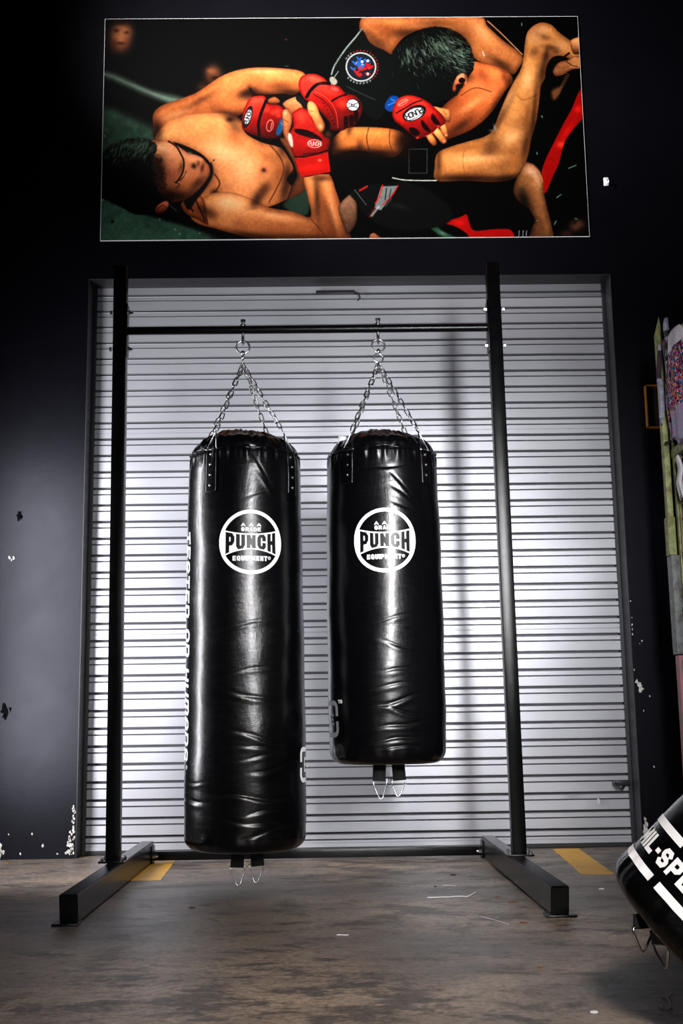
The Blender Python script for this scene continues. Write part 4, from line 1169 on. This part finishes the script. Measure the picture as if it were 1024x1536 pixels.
    p.shape([(494, 118), (500, 116), (506, 124), (498, 130)], (150, 146, 138), 2)
    # emblem on the shorts
    p.ell(541, 101, 23, 22, (176, 178, 180), .2, .05, .95, ring=.90); p.ell(541, 101, 20, 19, (30, 34, 44), .2)
    em = np.random.default_rng(9)
    for k in range(34):
        a = em.uniform(0, 6.28); q = em.uniform(0, 15); x, y = 541 + math.cos(a) * q, 101 + math.sin(a) * q
        c = (52, 96, 150) if (y - 101) + .5 * (x - 541) < 0 else (170, 34, 36)
        p.stroke([(x - 3, y - 1), (x, y + 2), (x + 3, y)], 2.4, c, .9); 
        if k % 6 == 0: p.ell(x, y, 1.7, 1.7, (206, 208, 210))
    for k in range(26):
        a = -2.6 + k * .2; c = (170, 34, 36) if -2.2 < a < .9 else (176, 178, 178); p.blob(541 + 25.5 * math.cos(a), 101 + 24.5 * math.sin(a), 1.3, 1.5, c, .85)
    p.stroke([(520, 130), (540, 140), (562, 150)], 2, (50, 58, 54), .6)
    # head with dark hair
    p.hair([(586, 84), (598, 68), (614, 56), (634, 44), (656, 40), (680, 46), (698, 60), (708, 80), (710, 102), (700, 118), (692, 132), (680, 146), (650, 156), (612, 158), (588, 150), (580, 120)],
           lambda x, y: 1.0 - (x - 640) * .012, hl=((676, 76, 14, 15, .34), (648, 68, 14, 9, .2), (612, 80, 8, 8, .08), (690, 92, 8, 10, .12), (640, 96, 26, 12, .08)), lightc=(120, 140, 124), L=9)
    S([(684, 116), (692, 110), (700, 114), (699, 124), (692, 126), (684, 128), (682, 136), (678, 134), (680, 124)], (196, 122, 88), (0, -1), 3, .35, .1); p.ell(692, 121, 5, 4.5, (14, 8, 6)); p.stroke([(685, 116), (693, 112), (699, 118), (697, 126)], 2, (216, 150, 116), .9); p.blob(681, 133, 2.5, 4, (180, 92, 60), .9)
    # --- front leg: shin, foot, thigh
    leg = [(786, 64), (790, 48), (800, 38), (812, 34), (826, 38), (836, 48), (848, 57), (858, 62), (868, 56), (872, 64), (872, 90), (862, 96), (852, 88), (840, 84), (828, 86), (820, 96), (817, 108), (816, 118), (810, 130), (808, 150), (804, 180), (796, 210), (792, 232), (784, 254), (770, 268), (740, 273), (700, 271), (655, 271), (652, 250), (656, 230), (676, 220), (706, 211), (726, 205), (738, 196), (746, 176), (758, 146), (770, 122), (780, 104), (784, 84)]
    S(leg, (196, 140, 88), (-.35, -.35), 9, .42, .07, span=100)
    lm = p.mask(leg)
    p.blob(806, 48, 12, 9, (158, 112, 82), .7, clip=lm); p.blob(800, 60, 14, 8, (196, 150, 112), .6, .4, clip=lm); p.blob(792, 118, 12, 20, (220, 168, 112), .6, .1, clip=lm); p.blob(800, 78, 8, 8, (96, 56, 34), .6, clip=lm); p.blob(818, 84, 5, 12, (60, 34, 22), .85, .2, clip=lm); p.stroke([(774, 142), (782, 150), (792, 148), (806, 142)], 1.6, (120, 76, 40), .5)
    p.blob(770, 160, 12, 22, (222, 170, 112), .5, .2, clip=lm); p.blob(790, 176, 5, 26, (128, 84, 46), .6, .15, clip=lm); p.blob(764, 204, 20, 14, (226, 172, 116), .55, -.5, clip=lm); p.blob(716, 240, 40, 9, (224, 164, 106), .7, -.05, clip=lm); p.blob(690, 264, 44, 6, (126, 74, 36), .7, clip=lm); p.blob(700, 222, 36, 5, (142, 88, 46), .55, -.2, clip=lm); p.blob(772, 244, 10, 14, (170, 112, 66), .5, clip=lm); p.stroke([(696, 226), (694, 244), (698, 262)], 1.6, (150, 94, 50), .5)
    p.blob(662, 250, 6, 16, (168, 106, 58), .6, clip=lm); p.blob(840, 68, 12, 6, (200, 156, 122), .55, .5, clip=lm); p.blob(832, 78, 6, 3, (90, 54, 34), .7, clip=lm)
    # toes and the far foot
    S([(854, 62), (862, 57), (874, 56), (876, 76), (862, 82), (856, 76)], (196, 138, 96), (0, -1), 4, .4, .1); p.stroke([(828, 90), (840, 88), (852, 80)], 3, (20, 12, 8), .9)
    S([(828, 106), (836, 94), (850, 90), (862, 84), (876, 90), (876, 102), (858, 104), (844, 112), (832, 114)], (176, 124, 84), (0, -.6), 4, .3, .18); p.stroke([(848, 92), (856, 98), (864, 100)], 1.5, (60, 34, 22), .8)
    for k in range(12): p.stroke([(830 + k * 1.7, 148 - k * 3.4), (838 + k * 1.3, 140 - k * 2.5)], 1.4, (150, 106, 70), .55)
    p.shape([(826, 136), (840, 130), (836, 146), (828, 150)], (120, 80, 52), 4, alpha=.7)
    # ropes in red
    p.shape([(868, 136), (876, 134), (878, 168), (862, 190), (846, 214), (838, 244), (830, 262), (817, 290), (812, 264), (816, 244), (830, 214), (844, 186), (856, 164)], (158, 18, 16), 1.2)
    rm = p.mask([(868, 136), (876, 134), (878, 168), (862, 190), (846, 214), (838, 244), (830, 262), (817, 290), (812, 264), (816, 244), (830, 214), (844, 186), (856, 164)])
    p.blob(866, 164, 5, 5, (240, 70, 50), .6, clip=rm); p.blob(842, 217, 8, 5, (242, 84, 60), .8, clip=rm); p.blob(836, 190, 5, 20, (140, 10, 12), .6, .5, clip=rm); p.blob(818, 264, 4, 16, (150, 12, 12), .6, clip=rm); p.blob(850, 196, 4, 14, (226, 42, 34), .5, .6, clip=rm)
    p.shape([(667, 334), (690, 326), (700, 322), (704, 334), (712, 346), (740, 344), (766, 345), (767, 360), (712, 360), (700, 350), (684, 340)], (172, 22, 18), 1.2)
    p.blob(690, 334, 8, 4, (240, 60, 46), .5); p.shape([(642, 338), (652, 336), (662, 345), (676, 352), (684, 357), (664, 356), (650, 346)], (58, 92, 74), 2.5, alpha=.9); p.blob(664, 350, 6, 2, (130, 160, 142), .7, .5)
    # knee behind, lower right
    S([(784, 248), (794, 244), (806, 252), (814, 268), (816, 290), (822, 316), (828, 340), (829, 362), (796, 362), (798, 342), (802, 330), (792, 312), (776, 300), (770, 282)], (150, 104, 68), (.7, -.5), 8, .25, .14, span=50)
    p.blob(798, 258, 12, 7, (218, 182, 156), .75, .6); p.blob(806, 272, 5, 10, (222, 176, 142), .5, -.3); p.blob(786, 300, 9, 20, (12, 8, 6), .85, -.3); p.stroke([(798, 249), (808, 258), (814, 272)], 1.3, (214, 150, 120), .7)
    # forearm of the second fighter and black sleeve
    S([(498, 218), (502, 206), (514, 195), (530, 191), (558, 191), (590, 194), (606, 202), (606, 220), (598, 232), (584, 236), (560, 230), (534, 226), (512, 230), (500, 232)], (184, 118, 66), (-.1, -.8), 7, .35, .1, span=36)
    p.stroke([(553, 192), (550, 208), (554, 226)], 2, (90, 48, 24), .7); p.blob(560, 200, 20, 4, (214, 146, 88), .5); p.blob(530, 214, 20, 6, (206, 136, 76), .4)
    p.stroke([(585, 196), (584, 212), (590, 232)], 1.5, (90, 48, 24), .6)
    # shorts in the lower middle, white piping, label
    S([(508, 316), (512, 304), (526, 292), (534, 300), (536, 318), (534, 336), (522, 352), (516, 340)], (128, 96, 76), (-.5, -.6), 5, .4, .16)
    p.shape([(524, 290), (534, 284), (556, 278), (580, 276), (610, 274), (650, 290), (680, 320), (660, 340), (600, 345), (556, 330), (536, 305)], (13, 15, 14), 3)
    p.shape([(572, 280), (597, 279), (586, 296), (572, 316), (562, 312)], (128, 134, 134), 1, smooth=False); p.stroke([(574, 278), (570, 294), (563, 306)], 1.8, (196, 40, 36)); p.stroke([(597, 279), (588, 294), (574, 308)], 1.6, (196, 40, 36)); p.stroke([(580, 283), (578, 300)], 2, (52, 60, 60), .8); p.stroke([(587, 284), (584, 296)], 2, (60, 66, 66), .7)
    p.stroke([(540, 286), (551, 280)], 3, (168, 44, 40), .9); p.stroke([(532, 285), (550, 308)], 1, (170, 176, 170), .6)
    for k in range(6): p.blob(568 - k * 2, 311 + k * 2.6, 2.1, 1.6, (190, 190, 188), .9); p.blob(563 - k * 1.6, 311 + k * 2.8, 1.1, 1.6, (196, 40, 36), .7)
    p.stroke([(588, 298), (578, 310)], 1, (160, 164, 160), .6); p.blob(600, 310, 16, 4, (50, 56, 50), .5, .3)
    p.stroke([(589, 267), (604, 270), (626, 271), (655, 271)], 1.7, (196, 196, 188), .9)
    for a, b in (((613.5, 224), (640.5, 224)), ((640.5, 224), (640.5, 260)), ((640.5, 260), (613.5, 260)), ((613.5, 260), (613.5, 224))): p.stroke([a, b], 1.0, (92, 94, 98), .8, sm=False)
    S([(556, 352), (562, 350), (568, 354), (576, 360), (562, 362), (555, 358)], (166, 108, 78), (0, -1), 3, .5, .1)
    # corner spectators lower right, marks
    p.blob(866, 338, 12, 9, (132, 92, 70), .8, -.2, 1.4); p.blob(874, 346, 6, 6, (30, 18, 14), .9); p.blob(850, 350, 10, 5, (110, 72, 54), .6); p.blob(862, 334, 3, 3, (26, 16, 12), .8)
    for x, y, l, a in ((858, 250, 12, -.4), (838, 294, 8, -.6), (833, 334, 6, -1.1), (805, 230, 3, 1.3), (781, 37, 3, 1.5), (812, 175, 3, 1.2), (864, 328, 3, .2), (806, 331, 2, 0)):
        p.stroke([(x - l / 2 * math.cos(a), y - l / 2 * math.sin(a)), (x + l / 2 * math.cos(a), y + l / 2 * math.sin(a))], 1.8, (120, 160, 140), .65)
    for x in (779, 785, 790): p.stroke([(x, 346), (x - .5, 355)], 1.3, (190, 190, 196), .7)
    p.stroke([(723, 78), (725, 84)], 2.4, (190, 184, 176), .8); p.blob(742, 192, 2, 5, (190, 184, 178), .8, -.3); p.blob(737, 196, 4, 2, (150, 140, 134), .6)
    p.blob(429, 60, 2, 1.2, (120, 40, 60), .8); p.blob(430, 100, 3, 1, (90, 98, 110), .7)
    # deeper modelling of the forms
    D = (26, 10, 5)
    for x, y, rx, ry, an, a, mk in (
            (396, 146, 26, 8, .1, .85, None), (352, 176, 22, 7, .3, .6, None), (236, 200, 8, 16, 0, .6, None), (300, 152, 26, 5, -.5, .35, None), (436, 140, 20, 7, .1, .7, None),
            (424, 226, 10, 16, .3, .5, cm), (386, 300, 8, 16, .5, .7, cm), (428, 286, 8, 20, .2, .7, None), (300, 262, 10, 8, 0, .0, cm), (352, 190, 14, 7, .8, .4, cm), (306, 316, 16, 8, .6, .6, None),
            (452, 356, 60, 6, .05, .45, am), (386, 356, 40, 5, .12, .6, am), (476, 300, 5, 34, -.05, .6, am), (514, 300, 3, 30, -.25, .3, am),
            (560, 60, 26, 8, .6, .5, tm), (606, 50, 20, 7, 0, .6, tm), (690, 62, 12, 20, -.6, .6, tm), (752, 98, 22, 7, .6, .6, tm), (650, 36, 30, 6, 0, .35, tm),
            (654, 186, 8, 20, .4, .7, bm_), (744, 160, 8, 26, .5, .6, bm_), (700, 116, 12, 8, 0, .5, bm_), (690, 190, 20, 6, -.6, .5, bm_), (764, 124, 6, 16, .2, .6, bm_),
            (700, 268, 50, 5, 0, .75, lm), (764, 268, 30, 6, -.1, .7, lm), (800, 170, 4, 50, .08, .55, lm), (812, 110, 6, 20, .1, .6, lm), (826, 72, 12, 4, .2, .5, lm), (736, 222, 12, 16, .6, .35, lm), (754, 172, 5, 40, .45, .4, lm), (658, 244, 4, 24, 0, .5, lm), (788, 216, 5, 26, .2, .5, lm), (816, 56, 8, 4, .4, .35, lm),
            (244, 256, 8, 26, 0, .45, fm), (264, 296, 26, 7, -.1, .75, fm), (296, 276, 14, 6, -.8, .55, fm), (272, 252, 4, 10, .2, .4, fm), (298, 246, 3, 5, 0, .5, fm),
            (516, 230, 24, 7, 0, .8, None), (568, 232, 34, 8, .05, .9, None), (606, 212, 14, 22, 0, .95, None), (494, 218, 15, 18, 0, .95, None), (524, 196, 5, 10, .3, .5, None), (540, 222, 5, 10, 0, .5, None)):
        p.blob(x, y, rx, ry, D, a, an, clip=mk)
    L1 = (255, 208, 164)
    for x, y, rx, ry, an, a, mk in ((336, 230, 22, 12, .3, .5, cm), (370, 250, 16, 18, 0, .4, cm), (344, 304, 18, 9, .2, .55, am), (244, 222, 10, 5, .2, .5, fm), (790, 120, 7, 14, .1, .4, lm), (768, 206, 14, 9, -.5, .45, lm), (716, 238, 34, 5, -.05, .45, lm),
            (262, 172, 20, 5, -.3, .35, None), (400, 108, 30, 3, 0, .35, None), (708, 156, 22, 5, -.6, .3, bm_), (722, 48, 8, 22, -.8, .35, tm), (812, 46, 10, 6, 0, .35, lm), (410, 324, 34, 4, .15, .4, am), (500, 318, 4, 30, -.25, .35, am), (762, 150, 5, 20, .4, .3, lm)):
        p.blob(x, y, rx, ry, L1, a, an, clip=mk)
    # --- red gloves
    RED = (148, 24, 20); HI = (206, 84, 68); LO = (44, 4, 5)
    G = lambda P, l=(-.3, -.8), e=5, sp=None: S(P, RED, l, e, .38, .05, hi=HI, lo=LO, span=sp)
    # his own left glove
    G([(363, 190), (364, 172), (368, 160), (376, 148), (390, 144), (398, 146), (402, 156), (418, 158), (428, 166), (432, 178), (426, 194), (420, 206), (404, 209), (386, 205), (368, 198)])
    p.stroke([(399, 152), (392, 170), (388, 186), (389, 204)], 4.5, (16, 6, 8), .95)
    p.ell(372, 176, 5.5, 17, (14, 12, 14), .28); p.ell(372, 176, 4.3, 12, (196, 196, 196), .28); txt(p, 'PUNCH', 372, 176, 3.6, 5.6, -1.30, (30, 30, 34), .9, .9)
    p.ell(405, 189, 5.5, 9.5, (206, 120, 112), .2, .1, .9, ring=.78); txt(p, 'XI', 405, 189, 3.6, 9, -.1 + .3, (206, 150, 144), 1.0)
    for q in range(3): p.blob(400 + q * 9, 166 + q * 4, 4, 3, HI, .7)
    p.blob(384, 150, 8, 4, (226, 92, 72), .75, .2); p.blob(416, 168, 6, 4, (230, 100, 80), .6)
    p.shape([(422, 178), (428, 176), (426, 192), (418, 204), (414, 198)], (34, 84, 122), 2, alpha=.9); p.blob(423, 186, 2, 4, (90, 140, 170), .6)
    S([(402, 150), (412, 146), (420, 152), (416, 156), (404, 156)], (150, 92, 56), (0, -1), 3, .4, .1)
    # wrist and forearm of the opponent seen between
    S([(424, 156), (436, 148), (450, 146), (460, 158), (462, 170), (450, 182), (438, 178), (430, 166)], (176, 116, 78), (0, -.9), 5, .35, .08); p.shape([(446, 144), (456, 150), (464, 164), (458, 170), (452, 158), (444, 150)], (16, 26, 24), 1.5)
    # middle glove (near arm)
    G([(438, 172), (444, 166), (452, 162), (464, 168), (472, 182), (480, 190), (486, 204), (495, 210), (493, 226), (492, 238), (495, 260), (478, 262), (456, 266), (450, 252), (443, 238), (436, 222), (434, 202), (440, 188)], (-.4, -.5), 5, 46)
    p.shape([(443, 194), (462, 196), (480, 206), (482, 212), (460, 206), (444, 200)], (24, 4, 6), 1.5); p.blob(452, 176, 5, 8, HI, .75, -.3); p.blob(466, 216, 14, 8, (214, 42, 34), .5)
    p.stroke([(442, 236), (462, 235), (492, 226)], 2.4, (36, 4, 6), .9); p.stroke([(443, 238), (466, 237), (492, 230)], .9, (230, 110, 90), .7)
    p.shape([(443, 240), (492, 229), (496, 258), (452, 266)], (170, 30, 22), 1.2, smooth=False); p.blob(480, 241, 3, 2, (244, 150, 120), .9); p.blob(466, 252, 20, 5, (226, 54, 36), .5, -.15)
    p.stroke([(456, 232), (474, 230)], 2.2, (90, 10, 12), .8)
    for k in range(8): p.stroke([(450 + k * 4.4, 232 - k * .5), (452 + k * 4.4, 236 - k * .5)], .9, (40, 4, 6), .8)
    p.ell(472, 216, 11, 6.4, (208, 160, 156), .06, .1, .95, ring=.84); txt(p, 'PUNCH', 472, 216, 3.0, 5.6, .05, (214, 190, 188), .9, .6)
    S([(424, 170), (430, 164), (437, 172), (438, 186), (434, 200), (438, 214), (434, 220), (426, 204), (424, 190)], (190, 124, 84), (-.6, -.4), 4, .35, .1); p.blob(427, 170, 3, 4, (226, 170, 130), .8); p.stroke([(426, 180), (433, 184)], 1.2, (90, 46, 28), .7); p.shape([(433, 200), (438, 204), (440, 220), (436, 220), (432, 208)], (190, 180, 172), 1.5, alpha=.8)
    # top glove with the two cuffs
    G([(448, 132), (450, 118), (460, 112), (474, 112), (486, 118), (494, 126), (508, 130), (518, 140), (532, 144), (541, 154), (543, 166), (538, 180), (530, 190), (520, 193), (514, 196), (496, 195), (494, 184), (482, 170), (470, 158), (456, 148)], (-.3, -.7), 5, 44)
    p.stroke([(460, 146), (466, 136), (478, 126), (494, 126)], 5, (14, 6, 8), .95); p.stroke([(498, 152), (508, 146), (520, 142)], 3, (20, 4, 8), .9)
    p.blob(472, 120, 10, 4, (226, 110, 84), .7, .35); p.blob(494, 138, 12, 5, (230, 74, 58), .7, .35); p.blob(514, 156, 8, 7, (232, 84, 66), .7); p.ell(502, 134, 6, 3, (214, 110, 100), .4, .15, .8, ring=.7); p.blob(502, 134, 2.5, 1.2, (220, 160, 150), .7)
    p.stroke([(470, 142), (486, 152), (498, 168), (502, 190)], 1.6, (92, 8, 10), .9); p.stroke([(473, 138), (490, 148), (503, 166), (507, 192)], .9, (236, 120, 100), .6)
    for k in range(8): p.ell(483 + k * 2.6, 150 + k * 5.2, 1.0, 1.0, (24, 6, 8))
    p.ell(530, 158, 10.5, 9.5, (20, 16, 20), .4); p.ell(529, 158, 9, 8, (206, 208, 208), .4); p.stroke([(521, 154), (529, 157), (538, 154)], 1, (40, 40, 44)); p.stroke([(521, 162), (529, 160), (538, 163)], 1, (40, 40, 44)); txt(p, 'UNC', 529, 158.5, 3.2, 4.4, 0, (60, 60, 64), .8, .8)
    for x, y in ((519, 184), (527, 182), (534, 176)): p.shape([(x - 3, y - 8), (x + 3, y - 8), (x + 3, y + 5), (x, y + 9), (x - 3, y + 5)], (26, 4, 6), 1.5, alpha=.9)
    S([(461, 156), (466, 152), (474, 158), (480, 172), (487, 186), (486, 196), (480, 199), (474, 192), (468, 178), (462, 168)], (206, 140, 92), (-.5, -.4), 4, .4, .06); p.blob(481, 190, 3, 4, (232, 180, 136), .8, -.4); p.stroke([(464, 166), (470, 168)], 1, (110, 60, 36), .7); p.blob(466, 159, 3, 5, (226, 168, 122), .6)
    p.blob(492, 202, 5, 5, (120, 70, 44), .6)
    # glove of the second fighter, right of centre, with fingers
    p.shape([(577, 158), (584, 146), (592, 144), (600, 150), (594, 160), (590, 168), (580, 166)], (18, 70, 130), 2); p.stroke([(582, 158), (592, 154)], 1.6, (60, 130, 190), .8); p.stroke([(586, 149), (592, 152)], 1.4, (70, 140, 200), .7)
    S([(650, 160), (660, 162), (672, 164), (676, 172), (674, 183), (668, 182), (662, 174), (652, 168)], (206, 142, 92), (0, -.8), 4, .4, .08); p.stroke([(664, 166), (669, 172)], 1.2, (110, 62, 36), .7)
    for P in ([(638, 200), (644, 198), (653, 208), (655, 216), (650, 219), (643, 212)], [(648, 196), (656, 192), (668, 206), (670, 213), (664, 216), (656, 208)], [(660, 184), (666, 184), (671, 196), (672, 206), (667, 206), (661, 196)]):
        S(P, (200, 134, 84), (-.4, -.6), 3, .35, .08)
    p.blob(666, 212, 2.2, 2.4, (232, 180, 136), .7); p.blob(669, 203, 2, 2, (230, 176, 132), .7)
    G([(588, 172), (590, 160), (596, 150), (606, 144), (620, 144), (636, 150), (650, 160), (662, 172), (668, 182), (664, 188), (656, 192), (650, 198), (640, 204), (630, 208), (622, 206), (610, 196), (600, 188), (592, 182)], (-.2, -.7), 5, 40)
    for P in ([(648, 170), (656, 180), (660, 188), (652, 186), (646, 178)], [(632, 180), (640, 188), (646, 198), (638, 196), (632, 188)], [(614, 192), (622, 192), (630, 200), (624, 204), (616, 200)]): p.shape(P, (22, 4, 6), 1.4)
    p.stroke([(594, 170), (608, 162), (622, 154), (632, 151)], 2.0, (40, 4, 8), .9); p.blob(606, 150, 10, 3.5, (232, 90, 70), .8, -.3); p.blob(604, 178, 5, 5, (216, 48, 38), .6); p.blob(644, 170, 5, 5, (224, 64, 50), .6, .6)
    p.ell(621, 170, 18.5, 10.5, (12, 10, 14), -.42, .08); p.ell(621, 171, 15, 8.5, (204, 206, 208), -.42, .08); txt(p, 'PUNCH', 621, 170.5, 4.6, 7.2, -.42 + PI, (24, 24, 28), 1.5, .9); p.stroke([(607, 182), (622, 178), (634, 170)], .9, (60, 60, 64)); p.stroke([(608, 170), (620, 163), (634, 161)], .9, (60, 60, 64))
    p.ell(604, 154, 9, 4, (214, 130, 124), -.5, .15, .8, ring=.74); p.stroke([(599, 157), (609, 151)], 2, (206, 140, 132), .6)
    for x, y in ((626, 207), (640, 204), (648, 200), (657, 190)): p.blob(x, y, 2.4, 1.4, (236, 90, 80), .8, -.4)
    # overall grain of the print
    p.C *= (1 + .10 * p.n3[..., None]); p.C += (p.n3[..., None] * 3)
    g = p.C.mean(-1, keepdims=True); p.C = np.clip(g + (p.C - g) * 1.10, 0, 255); p.C = 255 * (p.C / 255) ** 1.33 * 1.10
    return np.clip(p.C, 0, 255)


def quad_h(uv, px):
    A = []
    for (u, v), (x, y) in zip(uv, px):
        A.append([u, v, 1, 0, 0, 0, -x * u, -x * v, x]); A.append([0, 0, 0, u, v, 1, -y * u, -y * v, y])
    A = np.array(A); h = np.linalg.solve(A[:, :8], A[:, 8]); return np.append(h, 1).reshape(3, 3)


def poster():
    x0, x1, z0, z1, T = -.978, 1.209, 2.6625, 3.7445, .006
    nu, nv = 960, 448
    U, W = np.meshgrid(np.linspace(0, 1, nu), np.linspace(0, 1, nv))
    H = quad_h([(0, 1), (1, 1), (1, 0), (0, 0)], [(158, 30), (864, 25), (884, 354), (151, 362)])
    q = H @ np.stack([U.ravel(), W.ravel(), np.ones(U.size)])
    C = paint((q[0] / q[2]).reshape(U.shape), (q[1] / q[2]).reshape(U.shape))
    lin = np.where(C / 255 > .04045, ((C / 255 + .055) / 1.055) ** 2.4, C / 255 / 12.92)
    lin = np.clip(lin * INK, 0, .92)
    root = thing('wall_poster', 'large printed photo panel of two grappling fighters above the roller door', 'poster', ((x0 + x1) / 2, 0, z0))
    V = np.stack([x0 + U * (x1 - x0), np.full(U.shape, -T - .0006), z0 + W * (z1 - z0)], -1).reshape(-1, 3)
    me = np_mesh(V, grid_faces(nu, nv))
    at = me.color_attributes.new('ink', 'FLOAT_COLOR', 'POINT')
    at.data.foreach_set('color', np.concatenate([lin, np.ones(lin.shape[:2] + (1,))], -1).astype(np.float32).ravel())
    s = NT('printed_ink'); a = s.n('ShaderNodeAttribute', attribute_name='ink')
    s.set(Base_Color=a.outputs['Color'], Roughness=.4, Specular_IOR_Level=.10)
    link('print', me, s.m, root, smooth=False)
    e = .0019; bm = BM(); box(bm, (x0 - e, -T, z0 - e), (x1 + e, -.0005, z1 + e)); link('backing_board', bm, M['edge'], root, smooth=False)['label'] = 'thin white board edge'
poster()


# ------------------------------------------------------------------ light
def area(name, loc, target, sx, sy, power, col=(1, 1, 1), spread=180):
    L = bpy.data.lights.new(name, 'AREA'); L.shape = 'RECTANGLE'; L.size = sx; L.size_y = sy; L.energy = power; L.color = col; L.spread = math.radians(spread)
    o = bpy.data.objects.new(name, L); COL.objects.link(o); o.location = loc
    d = Vector(target) - Vector(loc); o.rotation_euler = d.to_track_quat('-Z', 'Y').to_euler(); return o
area('strip_softbox_left', (-1.43, -.92, 1.02), (-.42, .05, 1.0), .26, 1.45, 48, (.95, .955, 1), 140)
area('strip_softbox_right', (.74, -3.75, 1.40), (.28, 0, 1.20), .22, 1.2, 17, (.98, .98, 1), 48)
area('floor_fill_light', (.35, -5.5, 2.1), (.1, -2.0, 0), .35, .35, 11, (1, .95, .90), 42)  # unseen fill added to brighten the front of the floor
area('poster_fill_light', (-3.6, -3.2, 4.3), (.25, 0, 3.50), .25, .25, 29, (1, .97, .93), 24)  # unseen narrow fill added to brighten the poster, kept off the wall

w = bpy.data.worlds.new('dim_room'); bpy.context.scene.world = w; w.use_nodes = True
w.node_tree.nodes['Background'].inputs[0].default_value = (.75, .82, 1, 1); w.node_tree.nodes['Background'].inputs[1].default_value = .006

# ------------------------------------------------------------------ camera
cam = bpy.data.cameras.new('camera'); co = bpy.data.objects.new('camera', cam); COL.objects.link(co)
f_px, pitch, yaw, roll, cz = 1772.87, .1750, .0157, -.0151, .536
F = Vector((math.sin(yaw) * math.cos(pitch), math.cos(yaw) * math.cos(pitch), math.sin(pitch)))
R = F.cross(Vector((0, 0, 1))).normalized(); U = R.cross(F)
R2 = R * math.cos(roll) + U * math.sin(roll); U2 = -R * math.sin(roll) + U * math.cos(roll)
mt = Matrix((R2, U2, -F)).transposed().to_4x4(); mt.translation = Vector((0, -5, cz)); co.matrix_world = mt
cam.sensor_fit = 'VERTICAL'; cam.sensor_height = 36; cam.lens = f_px * 36 / 1536; cam.clip_start = .05
sc = bpy.context.scene; sc.camera = co
sc.view_settings.view_transform = 'Standard'; sc.view_settings.look = 'None'; sc.view_settings.gamma = 1; sc.view_settings.use_curve_mapping = False
sc.view_settings.exposure = 0.0
